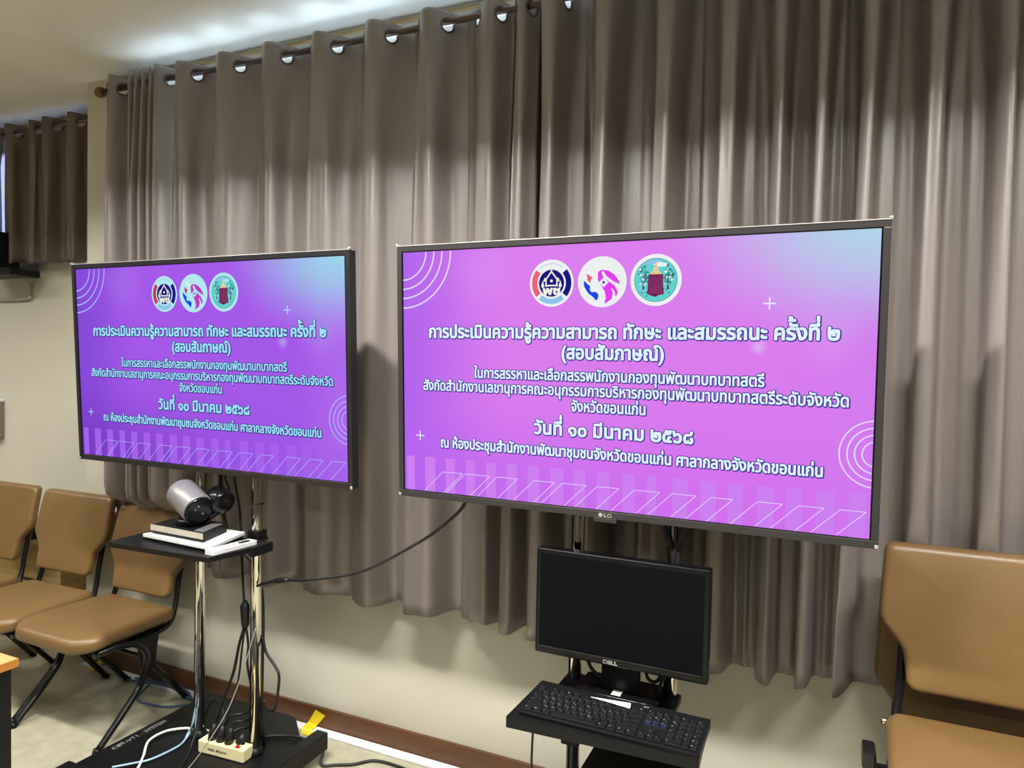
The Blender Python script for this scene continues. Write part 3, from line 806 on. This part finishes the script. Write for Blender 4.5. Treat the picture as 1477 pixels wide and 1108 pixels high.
# ------------------------------------------------------------------ conference camera pile on the left shelf
ZS = .97
def quad_slab(fl, fr, rr, rl, z0, z1, bev=.003):
    mb = MB(); mb.prism(rounded([fl, fr, rr, rl], .006, 3), z0, z1); return mb
sl = thing('flat_white_device', (0, 0, 0), 'flat white device with black underside lying under the camera box on the left shelf', 'device')
quad_slab((-2.40, 1.905), (-2.036, 1.882), (-2.095, 2.105), (-2.37, 2.11), ZS+.001, ZS+.012).build('underside', M['black'], sl)
quad_slab((-2.408, 1.899), (-2.028, 1.876), (-2.088, 2.11), (-2.375, 2.114), ZS+.012, ZS+.022).build('lid', M['white'], sl)
cx = thing('conference_codec', (0, 0, 0), 'slim black box with silver front carrying the silver camera on the left shelf', 'video box')
quad_slab((-2.385, 1.924), (-2.10, 1.912), (-2.15, 2.075), (-2.42, 2.09), ZS+.0225, ZS+.056).build('case', M['black'], cx)
mb = MB(); a, b = Vector((-2.387, 1.9225)), Vector((-2.098, 1.9105)); n = Vector((a.y-b.y, b.x-a.x)).normalized()*-1
mb.prism([tuple(a), tuple(b), tuple(b-n*-.004), tuple(a-n*-.004)], ZS+.036, ZS+.0575); mb.build('front_panel', M['silver_face'], cx)
mb = MB(); mb.prism([(-2.165, 1.930), (-2.115, 1.928), (-2.158, 2.06), (-2.20, 2.06)], ZS+.0561, ZS+.0575); mb.build('top_strip', M['silver'], cx)
ZC = ZS+.0565
pz = thing('ptz_camera', (-2.265, 2.0, ZC), 'silver cylinder conference camera tilted on a round black foot above the left shelf', 'camera')
MB().lathe([(0, .050), (.004, .053), (.020, .053), (.026, .046), (.028, .03)], (0, 0, 0), (0, 0, 1), 40).build('foot', M['blackgloss'], pz)
ax = Vector((.905, -.23, -.345)).normalized(); cc = Vector((.012, -.012, .092))
sd = ax.cross(Vector((0, 0, 1))).normalized()
yk = MB()
yk.tube([(0, 0, .02), (-.01, .01, .045), cc-ax*.01+Vector((0, 0, -.03))], [.036, .042, .046], 20)
yk.build('neck', M['blackgloss'], pz)
MB().lathe([(-.086, .030), (-.085, .046), (-.081, .055), (-.072, .060), (.066, .060), (.070, .058)], cc, ax, 48).build('barrel', M['silver'], pz)
hd = MB(); hd.lathe([(.068, .0555), (.074, .056), (.080, .052), (.079, .047)], cc, ax, 48); fr = hd.build('lens_ring', M['blackgloss'], pz)
MB().lathe([(.072, .050), (.076, .046), (.078, .030), (.078, .020), (.074, .016), (.070, .001)], cc, ax, 40).build('lens', M['lens'], pz)
for dx, dz in ((.028, .012), (.012, .030), (-.020, -.018)):  # small silver dots modelled in place of white reflections on the lens face
    upv = sd.cross(ax); MB().lathe([(0, .0045), (.002, .004), (.003, .001)], cc+ax*.0785+sd*dx*.7+upv*dz*.7, ax, 14).build('glint_dot', M['silver'], fr)
er = MB(); e0 = cc + Vector((.085, .066, .004))
er.lathe([(-.040, .036), (-.036, .046), (.030, .048), (.036, .043), (.037, .02)], e0, ax, 32); er.tube([e0+Vector((0, 0, -.04)), (.02, .03, .015)], [.016, .02], 12)
er.build('tilt_arm', M['blackgloss'], pz)
rm = thing('remote_control', (0, 0, 0), 'slim white remote control with grey oval pad at the right edge of the left shelf', 'remote control')
a, b = Vector((-2.014, 1.858)), Vector((-1.992, 2.055)); dr = (b-a).normalized(); nn = Vector((dr.y, -dr.x))*.0235
mb = MB(); mb.prism(rounded([tuple(a-nn), tuple(a+nn), tuple(b+nn), tuple(b-nn)], .008), ZS+.001, ZS+.016); mb.build('body', M['white'], rm)
c = a+dr*.155; n = 28
mb = MB(); mb.prism([tuple(c+dr*.027*math.cos(2*PI*k/n)+nn/.0235*.013*math.sin(2*PI*k/n)) for k in range(n)], ZS+.016, ZS+.0175); mb.build('control_pad', M['bezel_grey'], rm)
for k, off in enumerate((.05, .085, .11)):
    c = a+dr*off; mb = MB(); mb.prism([tuple(c+Vector((.004*math.cos(2*PI*j/12), .004*math.sin(2*PI*j/12)))) for j in range(12)], ZS+.016, ZS+.017)
    mb.build('button', M['red'] if k == 2 else M['silver'], rm)

# ------------------------------------------------------------------ desktop monitor, keyboard
mo = thing('computer_monitor', (-.535, 2.0, .69), 'black computer monitor switched off below the right television', 'monitor')
mrot = Matrix.Rotation(-.02, 4, 'X')
MW, MH, MZ = .523, .325, .268
mb = MB(); mb.box((0, .024, MZ), (MW, .042, MH), None, .006, 0, 3); mb.box((0, .05, MZ), (.36, .03, .22), None, .01); mb.build('housing', M['blackgloss'], mo)
mb = MB(); mb.b6(-MW/2+.015, MW/2-.015, .0015, .006, MZ-MH/2+.026, MZ+MH/2-.015); mb.build('display', M['dark_screen'], mo)
mb = MB(); mb.b6(-MW/2+.012, MW/2-.02, .0005, .004, MZ-MH/2+.0225, MZ-MH/2+.0245); mb.build('chin_line', M['bezel_grey'], mo)
mb = MB(); lettering(mb, 'DELL', -.021, .021, MZ-MH/2+.0065, .0155, 0, 0, .0009, lambda a, c, z: (a-.02, .0028-z, c)); mb.build('brand_mark', M['mark'], mo, recalc=False)
mb = MB(); mb.box((-.005, .075, .10), (.118, .022, .20), None, .004); mb.build('neck', M['black'], mo)
mb = MB(); mb.prism(rounded([(-.135, .0), (.122, .0), (.118, .155), (-.13, .155)], .03), 0.0005, .011)
mb.tube([(-.130, .008, .010), (-.04, .006, .010), (.06, .006, .010), (.116, .008, .010)], [.008, .010, .010, .008], 12); mb.build('base', M['blackgloss'], mo)
mb = MB(); mb.b6(-.022, .006, .024, .060, .0112, .0118); mb.build('sticker', M['paper'], mo)
kb = thing('keyboard', (-.511, 1.896, .6905), 'black full size keyboard on the shelf in front of the computer monitor', 'keyboard')
kb.rotation_euler = (0, 0, -.012)
KW, KD = .502, .176
mb = MB(); mb.prism([(-KW/2, -KD/2), (KW/2, -KD/2), (KW/2, KD/2), (-KW/2, KD/2)], 0, .008)
prof = [(-KD/2, .009), (-KD/2+.035, .014), (KD/2-.035, .022), (KD/2, .024)]
for (y0, z0), (y1, z1) in zip(prof[:-1], prof[1:]):
    mb.tris([(-KW/2, y0, .004), (KW/2, y0, .004), (KW/2, y1, .004), (-KW/2, y1, .004), (-KW/2, y0, z0), (KW/2, y0, z0), (KW/2, y1, z1), (-KW/2, y1, z1)],
            [(0, 3, 2, 1), (4, 5, 6, 7), (0, 1, 5, 4), (1, 2, 6, 5), (2, 3, 7, 6), (3, 0, 4, 7)])
mb.build('case', M['black'], kb)
U = .0217
rows = [("Esc _ F1 F2 F3 F4 h F5 F6 F7 F8 h F9 F0 Fa Fb q Ps Sl Pb q v1 v2 v3 v4", 0)]
keys = []      # (x in units, row, width, legend)
def line(r, x, items):
    for it in items:
        if isinstance(it, (int, float)): x += it; continue
        leg, w = it if isinstance(it, tuple) else (it, 1)
        keys.append((x+w/2, r, w, leg)); x += w
line(5, 0, ['E', 1, '1', '2', '3', '4', .5, '5', '6', '7', '8', .5, '9', '0', '-', '=', .25, 'P', 'S', 'B', .25, '<', '>', '+', 'o'])
line(4, 0, list('`1234567890-=')+[('<', 2), .25, 'I', 'H', 'U', .25, 'N', '/', '*', '-'])
line(3, 0, [('T', 1.5)]+list('QWERTYUIOP[]')+[('\\', 1.5), .25, 'D', 'E', 'V', .25, '7', '8', '9', ('+', 1)])
line(2, 0, [('C', 1.75)]+list('ASDFGHJKL;\'')+[('<', 2.25), 3.75-.25, '4', '5', '6', ('+', 1)])
line(1, 0, [('S', 2.25)]+list('ZXCVBNM,./')+[('S', 2.75), 1.25, '^', 1.25, '1', '2', '3', ('E', 1)])
line(0, 0, [('C', 1.25), ('w', 1.25), ('A', 1.25), ('', 6.25), ('A', 1.25), ('w', 1.25), ('m', 1.25), ('C', 1.25), .25, '<', 'v', '>', .25, ('0', 2), '.', ('E', 1)])
thai = 'ฟหกดเาสวงผปแอทมใฝพะรนยบลฃๅภถคตจขช'
def make_key(w, leg, m, i):
    mb = MB(); a = w*U-.0028; d = .0172
    o0 = [(-a/2, -d/2), (a/2, -d/2), (a/2, d/2), (-a/2, d/2)]; o1 = [(x*(1-.0036/a if abs(x) else 1), y*.8) for x, y in o0]
    lo = [(x, y, 0) for x, y in o0]; hi = [(x, y+.0006, .0058) for x, y in o1]
    mb.tris(lo+hi, [(0, 3, 2, 1), (4, 5, 6, 7), (0, 1, 5, 4), (1, 2, 6, 5), (2, 3, 7, 6), (3, 0, 4, 7)], 0)
    bmesh.ops.recalc_face_normals(mb.bm, faces=mb.bm.faces)
    if leg:
        X = lambda x, y, z: (x, y, .0060+z)
        lettering(mb, leg.upper(), -a/2+.0025, -a/2+.0055, .0015, .0062, 0, 1, .00025, X, align='S')
        if leg.isalpha() and leg.isupper() and w == 1: lettering(mb, thai[i % len(thai)], .0012, .0045, -.0045, .0056, 0, 1, .0002, X, align='S')
    return mb
stuffkeys = MB(); ky0 = -KD/2+.020
mesh_cache = {}
for i, (ux, r, w, leg) in enumerate(keys):
    x = -KW/2+.0065+ux*U*1.0; y = ky0+r*.0225+(.004 if r == 5 else 0); z = .0142+(y+KD/2-.035)*.0625
    special = (r == 3 and leg in 'DEV' and 15 < ux < 18.5)
    mb = make_key(w, leg, None, i)
    if i < 95:
        o = mb.build('key', [M['deepblue'] if special else M['key'], M['legend']], kb, (x, y, z), recalc=False)
    else:
        bmesh.ops.translate(mb.bm, vec=(x, y, z), verts=mb.bm.verts); stuffkeys.merge(mb.bm)
if len(keys) > 95:
    o = stuffkeys.build('key', [M['key'], M['legend']], kb, recalc=False); o['kind'] = 'stuff'
mb = MB(); Xk = lambda a, c, z: (a, c, .0238+z)
lettering(mb, 'MT', .068, .082, KD/2-.017, .010, 0, 0, .0003, Xk); mb.build('corner_mark', M['mark'], kb, recalc=False)
pp = MB(); pp.prism([(-.60, 1.953), (-.475, 1.936), (-.481, 1.968)], .7165, .7172)
pa = tag(pp.build('paper_slip', M['paper']), 'white paper slip lying on the keyboard rear edge under the monitor', 'paper')

# ------------------------------------------------------------------ chairs
def make_chair(label, loc, rz, back_drop=0.0):
    t = thing('padded_chair', loc, label, 'chair', 'brown padded metal chairs', rz)
    seat = MB()
    out = rounded([(-.242, .0), (-.264, -.425), (-.19, -.49), (.19, -.49), (.264, -.425), (.242, .0)], [.05, .09, .12, .12, .09, .05])
    def xs(a, b, c): return (a, b, .426 + c - (.012*(-.38-b)/.1 if b < -.38 else 0))
    cushion(seat, out, .062, .030, .010, xs); so = seat.build('seat', M['leather'], t)
    pan = MB(); pan.prism(rounded([(-.20, -.015), (-.22, -.42), (.22, -.42), (.20, -.015)], .04), .398, .432); pan.build('seat_pan', M['black'], so)
    back = MB()
    ob = rounded([(-.192, .0), (-.205, .11), (-.268, .19), (-.255, .408), (.255, .408), (.268, .19), (.205, .11), (.192, .0)], [.03, .05, .05, .03, .03, .05, .05, .03])
    th = .235; ca, sa = math.cos(th), math.sin(th)
    def xb(a, b, c): return (a, .046*ca + b*sa - c*ca - .032, .556 + b*ca)
    cushion(back, ob, .046, .020, .008, xb); back.build('backrest', M['leather'], t, (0, 0, -back_drop))
    for s in (-1, 1):
        pts = [(s*.196, .115, .92), (s*.200, .070, .73), (s*.206, .034, .58), (s*.212, .016, .50), (s*.222, -.012, .432), (s*.226, -.05, .403), (s*.222, -.12, .392), (s*.212, -.40, .389)]
        MB().tube(spline(pts, 6), .0125, 12).build('back_upright', M['blacktube'], t)
        pts = [(s*.235, -.40, .405), (s*.262, -.32, .412), (s*.277, -.245, .396), (s*.282, -.198, .33), (s*.284, -.222, .232), (s*.284, -.27, .165), (s*.284, -.435, .008)]
        lg = MB().tube(spline(pts, 7), .0145, 12).build('front_leg', M['blacktube'], t)
        MB().cyl((s*.284, -.441, 0), (s*.284, -.432, .02), .0165, sides=12).build('foot_cap', M['black'], lg)
        pts = [(s*.225, -.195, .375), (s*.222, -.13, .262), (s*.207, .08, .008)]
        lg = MB().tube(pts, .0135, 12).build('rear_leg', M['blacktube'], t)
        MB().cyl((s*.207, .074, 0), (s*.208, .085, .02), .016, sides=12).build('foot_cap', M['black'], lg)
        g = MB(); g.prism([(-.22, .40), (-.10, .40), (-.115, .32), (-.12, .25), (-.16, .235), (-.195, .27)], s*.240-.003, s*.240+.003, xf=lambda a, b, c: (c, a, b)); g.build('hinge_plate', M['black'], t)
    cb = MB(); cb.cyl((-.225, -.16, .30), (.225, -.16, .30), .008, sides=10); cb.build('crossbar', M['blacktube'], t)
    return t
make_chair('brown padded chair nearest the left television stand, backrest partly behind the shelf', (-3.04, 2.40, 0), 0, .035)
make_chair('brown padded chair between the leftmost chair and the chair beside the stand', (-3.58, 2.37, 0), .03)
make_chair('brown padded chair cut off by the left edge of the photo', (-4.175, 2.365, 0), .04)
make_chair('lower brown chair of the stack at right, mostly hidden under the upper chair', (.436, 2.41, 0), 0)
up = make_chair('upper brown chair of the stack at right, large backrest in the right corner', (.434, 2.28, .228), 0)

mb = MB(); mb.box((-.300, -.255, .462), (.032, .07, .05), None, .006); mb.box((-.300, -.285, .46), (.034, .006, .03), None, .002); mb.b6(-.30, -.20, -.26, -.24, .425, .440)
mb.build('side_bracket', M['blacktube'], up)
MB().cyl((-.236, -.03, .458), (-.258, -.03, .462), .009, sides=14).build('bolt', M['chrome'], up)

# ------------------------------------------------------------------ desk corner, crate, wall box, board
dk = thing('desk', (-2.235, 1.335, 0), 'light wood desk with black side panel, corner at the lower left of the photo', 'desk')
mb = MB(); mb.b6(-1.4, 0, -.75, 0, .726, .75, .001); mb.build('desktop', M['beech'], dk)
mb = MB(); mb.b6(-1.402, .0015, -.752, .0015, .724, .7485); mb.build('edge_band', M['beech_edge'], dk)
mb = MB(); mb.b6(-.03, -.012, -.73, -.012, 0, .724, .001); mb.b6(-1.37, -1.352, -.73, -.012, 0, .724, .001); mb.b6(-1.352, -.03, -.03, -.012, .25, .724); mb.build('panel', M['black'], dk)
mb = MB(); mb.lathe([(0, .008), (.002, .008), (.003, .005)], (-.012, -.07, .68), (1, 0, 0), 14); mb.build('cam_lock', M['chrome'], dk)
cr = thing('wooden_crate', (-4.28, 2.70, 0), 'pale plywood box behind the chairs in the recess at the left', 'box')
mb = MB(); mb.b6(-.42, .36, -.13, .14, .0, .57, .004); mb.build('body', M['crate'], cr)
mb = MB(); mb.b6(-.44, .38, -.15, .15, .57, .592, .003); mb.build('lid', M['crate'], cr)
mb = MB(); mb.b6(-.03, .14, -.136, -.13, .36, .375, .002); mb.build('handle_slot', M['black'], cr)
pb = MB(); pb.b6(-4.62, -4.20, 2.60, 2.80, .593, .655, .006); pb.b6(-4.60, -4.22, 2.62, 2.78, .655, .668, .003)
tag(pb.build('black_case', M['black']), 'flat black case lying on the plywood box behind the chairs', 'case')
sp = thing('wall_speaker', (-4.66, 2.72, 2.18), 'black box-shaped device with a small white mark on the wall at the left edge', 'speaker')
mb = MB(); mb.b6(-.30, .045, -.10, .05, .02, .24, .008); mb.build('cabinet', M['black'], sp)
mb = MB(); mb.b6(-.26, .155, -.08, .10, -.025, .018, .004); mb.b6(.02, .08, .06, .15, -.02, .015); mb.build('bracket', M['black'], sp)
mb = MB(); mb.b6(-.145, -.115, -.1015, -.099, .045, .052); mb.build('brand_mark', M['mark'], sp)
cable('conduit', 'thin grey conduit running down from the black wall box at left', [(-4.65, 2.80, 2.16), (-4.652, 2.85, 2.12), (-4.655, 2.852, 2.06), (-4.68, 2.852, 2.03), (-5.0, 2.852, 2.025), (-5.6, 2.852, 2.02)], .009, M['greywire'], 'conduit')
bd = thing('wall_board', (-5.4, 2.85, 1.24), 'grey brown panel on the recess wall at the left edge above the chairs', 'panel')
mb = MB(); mb.b6(-.45, .455, -.03, .018, -.12, .12, .003); mb.build('body', M['board'], bd)
mb = MB(); mb.b6(-.455, .46, -.035, .018, .12, .135, .002); mb.build('top_edge', M['duct'], bd)

# ------------------------------------------------------------------ power strip, tape, cables
ps = thing('power_strip', (-2.155, 2.083, .0885), 'ivory power strip with black plugs lying between the stand poles', 'power strip', None, .075)
mb = MB(); mb.box((0, 0, .026), (.225, .058, .05), None, .004); mb.build('body', M['ivory'], ps)
for k in range(3):
    p = MB(); xx = -.065+k*.042; p.lathe([(0, .017), (.03, .017), (.045, .011), (.062, .008)], (xx, -.004, .051), (.1, .15, 1), 16); p.build('plug', M['cable'], ps)
p = MB(); p.lathe([(0, .016), (.02, .016), (.04, .009)], (.058, .012, .051), (.4, .3, 1), 14); p.build('plug', M['cable'], ps)
for yy, mm in ((-.014, M['red']), (.012, M['blackgloss'])):
    mb = MB(); mb.box((.073, yy, .0525), (.018, .014, .005), Matrix.Rotation(.2, 4, 'Y'), .001); mb.build('switch', mm, ps)
mb = MB(); lettering(mb, 'ฝพช. พัฒนาฯ', -.062, .030, .019, .016, 0, 0, .0004, lambda a, c, z: (a, -.0295-z, c)); mb.build('written_name', M['ink'], ps, recalc=False)
def tape(label, pts):
    mb = MB(); f = [mb.bm.verts.new(p) for p in pts]
    n = len(pts)//2
    for i in range(n-1): mb.bm.faces.new((f[2*i], f[2*i+1], f[2*i+3], f[2*i+2]))
    o = mb.build('tape_strip', M['tape']); md = o.modifiers.new('tape_thickness', 'SOLIDIFY'); md.thickness = .0008
    tag(o, label, 'tape', 'yellow tape pieces'); return o
def tape_at(label, x, k):
    tape(label, [(x, 2.5315, .088*k), (x+.055*k, 2.5315, .072*k), (x-.040*k, 2.5305, .022), (x+.012*k, 2.5305, .020), (x-.040*k, 2.488, .0165), (x+.018*k, 2.488, .0165), (x-.026*k, 2.466, .002), (x+.026*k, 2.468, .002)])
tape_at('yellow tape strip stuck on the skirting right of the left stand', -2.073, 1.0)
tape_at('yellow tape strip stuck on the skirting behind the chair legs at left', -3.515, .8)
B = M['cable']
cable('cable', 'black cable sagging from the right television to the left stand pole', [(-1.115, 2.11, 1.30), (-1.123, 2.15, 1.205), (-1.20, 2.15, 1.12), (-1.322, 2.15, 1.031), (-1.56, 2.15, .897), (-1.82, 2.15, .828), (-1.95, 2.15, .808), (-2.035, 2.12, .78)], .0058, B)
mb = MB(); mb.tube([(-1.90, 2.15, .816), (-1.92, 2.15, .813), (-1.955, 2.15, .806), (-1.985, 2.145, .797)], [.007, .011, .011, .007], 10)
tag(mb.build('cable_coupler', B), 'black coupler in the sagging cable beside the left stand pole', 'connector')
G = 'black leads at the left stand'
cable('cable', 'thick black lead hanging behind the camera from the left television', [(-2.29, 2.17, 1.30), (-2.297, 2.18, 1.18), (-2.289, 2.18, 1.09), (-2.27, 2.185, .98), (-2.22, 2.19, .90), (-2.12, 2.19, .84), (-2.07, 2.185, .70), (-2.062, 2.18, .40), (-2.07, 2.18, .13)], .009, B, group=G)
cable('cable', 'thin black lead looping beside the camera below the left television', [(-2.27, 2.17, 1.30), (-2.27, 2.18, 1.18), (-2.25, 2.18, 1.14), (-2.258, 2.16, 1.09), (-2.28, 2.10, 1.04), (-2.30, 2.05, 1.035)], .0045, B, group=G)
cable('cable', 'straight black lead dropping from the left television to the shelf rear', [(-2.225, 2.17, 1.30), (-2.22, 2.18, 1.186), (-2.19, 2.18, 1.06), (-2.172, 2.17, .96), (-2.14, 2.15, .80), (-2.11, 2.13, .69)], .005, B, group=G)
mb = MB(); mb.tube([(-2.105, 2.13, .71), (-2.107, 2.13, .685), (-2.103, 2.13, .61), (-2.108, 2.13, .585)], [.006, .019, .016, .006], 12)
tag(mb.build('power_adapter', B), 'black inline power adapter hanging beside the right pole of the left stand', 'adapter')
cable('cable', 'black lead slanting from the inline adapter down to the power strip, left one', [(-2.108, 2.13, .60), (-2.135, 2.13, .522), (-2.165, 2.13, .40), (-2.207, 2.11, .27), (-2.235, 2.085, .15)], .006, B, group=G)
cable('cable', 'black lead slanting from the inline adapter down to the power strip, right one', [(-2.106, 2.13, .60), (-2.125, 2.135, .50), (-2.15, 2.14, .36), (-2.17, 2.11, .22), (-2.19, 2.085, .15)], .004, B, group=G)
cable('cable', 'black lead dropping from the inline adapter close along the right pole', [(-2.100, 2.13, .60), (-2.087, 2.13, .531), (-2.085, 2.125, .45), (-2.095, 2.165, .30), (-2.10, 2.17, .12)], .005, B, group=G)
cable('cable', 'black lead bulging out to the right of the right pole of the left stand', [(-2.04, 2.16, .56), (-2.02, 2.16, .50), (-1.965, 2.15, .46), (-1.935, 2.14, .43), (-1.94, 2.14, .36), (-1.95, 2.14, .30), (-1.99, 2.15, .275), (-2.05, 2.17, .28)], .0055, B, group=G)
for k in range(3):
    cable('cable', ['black plug lead arching over the power strip, outermost arch', 'black plug lead arching over the power strip, middle arch', 'black plug lead arching low over the power strip'][k],
          [(-2.175+k*.03, 2.085, .19), (-2.155+k*.028, 2.10, .235-k*.018), (-2.11+k*.012, 2.11, .25-k*.025), (-2.095, 2.17, .235-k*.03), (-2.10, 2.22, .14)], .0055, B, group=G)
cable('cable', 'black lead looping behind the left pole over the power strip', [(-2.40, 2.20, .13), (-2.36, 2.20, .21), (-2.29, 2.18, .225), (-2.22, 2.14, .19), (-2.21, 2.09, .15)], .006, M['blue'] if False else B, group=G)
cable('cable', 'black lead crossing the base plate from the right pole to the floor', [(-2.035, 2.17, .30), (-2.03, 2.155, .18), (-2.06, 2.20, .1), (-2.10, 2.24, .096), (-2.02, 2.29, .097), (-1.94, 2.30, .097), (-1.87, 2.33, .06), (-1.85, 2.30, .012), (-1.80, 2.33, .007), (-1.737, 2.366, .007), (-1.678, 2.425, .007), (-1.58, 2.435, .007), (-1.49, 2.42, .007), (-1.35, 2.36, .007), (-1.2, 2.33, .007)], .0062, B)
cable('cable', 'thin black wire running down from the left pole over the base', [(-2.345, 2.118, .40), (-2.318, 2.10, .20), (-2.30, 2.05, .12), (-2.27, 2.0, .095), (-2.226, 1.92, .093), (-2.19, 1.80, .093)], .003, B)
cable('wire', 'thin grey wire stretched from the right pole down across the base', [(-2.02, 2.10, .62), (-2.06, 2.065, .43), (-2.11, 2.025, .27), (-2.193, 1.937, .10), (-2.22, 1.87, .094)], .0022, M['greywire'], 'wire')
cable('cable', 'white cable arching across the black base of the left stand', [(-2.34, 2.17, .10), (-2.40, 2.14, .104), (-2.435, 2.135, .105), (-2.487, 2.08, .106), (-2.489, 2.0, .104), (-2.42, 1.92, .1), (-2.362, 1.85, .1), (-2.33, 1.80, .1)], .0052, M['whitewire'])
for k in range(2):
    d = k*.012
    cable('cable', ['pale blue network cable on the base of the left stand, inner one', 'pale blue network cable on the base of the left stand, outer one'][k],
          [(-2.345-d, 2.125, .26), (-2.37-d*.5, 2.12, .16), (-2.40, 2.115+d, .101), (-2.365+d*.3, 2.06-d, .098), (-2.36, 2.0-d, .098), (-2.375, 1.92-d*.5, .098), (-2.41, 1.87, .098), (-2.46, 1.815, .098)], .0038, M['lightblue'], group='pale blue network cables')
for k, (pts) in enumerate([[(-3.10, 2.49, .006), (-3.02, 2.36, .006), (-2.92, 2.35, .006), (-2.828, 2.37, .006), (-2.75, 2.43, .006), (-2.66, 2.48, .006), (-2.52, 2.49, .006), (-2.40, 2.47, .006)],
                           [(-3.35, 2.49, .018), (-3.25, 2.47, .012), (-3.12, 2.485, .016), (-3.0, 2.50, .02), (-2.9, 2.49, .018), (-2.8, 2.47, .008), (-2.66, 2.46, .006), (-2.48, 2.44, .006)],
                           [(-3.20, 2.49, .02), (-3.05, 2.515, .022), (-2.95, 2.52, .024), (-2.84, 2.50, .02), (-2.76, 2.47, .01), (-2.6, 2.485, .008), (-2.45, 2.50, .02), (-2.30, 2.44, .01)]]):
    cable('cable', ['dark blue cable sweeping on the floor behind the near left chair, foremost loop', 'dark blue cable lying along the white duct behind the chair, middle one', 'dark blue cable on the white duct behind the chair, rearmost one'][k],
          pts, .0052, M['blue'], group='blue cables on the floor')
cable('cable', 'black keyboard cable hanging below the front of the keyboard shelf', [(-.752, 1.90, .66), (-.755, 1.90, .60), (-.757, 1.90, .50), (-.757, 1.91, .35), (-.75, 1.95, .2), (-.72, 2.0, .1)], .0035, B)
cable('cable', 'black cable curving behind the monitor neck on its left', [(-.66, 2.10, .80), (-.648, 2.10, .745), (-.613, 2.10, .715), (-.57, 2.11, .705)], .006, B, group='leads behind the monitor')
cable('cable', 'black cable looping behind the monitor neck on its right', [(-.47, 2.10, .79), (-.466, 2.10, .745), (-.445, 2.10, .732), (-.426, 2.09, .752), (-.42, 2.085, .80)], .0055, B, group='leads behind the monitor')
cable('cable', 'black cable dropping beside the right pole behind the monitor', [(-.395, 2.105, 1.25), (-.392, 2.10, 1.10), (-.40, 2.09, .85), (-.43, 2.095, .70)], .005, B, group='leads behind the monitor')
for k, p in enumerate([[(-.43, 2.11, 1.26), (-.425, 2.108, 1.19), (-.405, 2.105, 1.15), (-.385, 2.10, 1.05)], [(-.345, 2.11, 1.26), (-.375, 2.108, 1.18), (-.395, 2.10, 1.12), (-.385, 2.095, 1.02)], [(-.37, 2.11, 1.26), (-.38, 2.108, 1.17), (-.383, 2.10, 1.10), (-.365, 2.09, 1.0)]]):
    cable('cable', ['black lead bunched at the right pole below the right television, left strand', 'black lead bunched at the right pole below the right television, right strand', 'black lead bunched at the right pole below the right television, middle strand'][k], p, .0085, B, group='leads below the right television')
mb = MB(); n = 24
pts = [(-2.056+.0235*math.cos(2*PI*k/n), 2.14+.0235*math.sin(2*PI*k/n), 1.105) for k in range(n+1)]
mb.tube(pts, .0028, 8, caps=False); tag(mb.build('cable_tie', B), 'black cable tie around the right pole under the left television', 'cable tie')
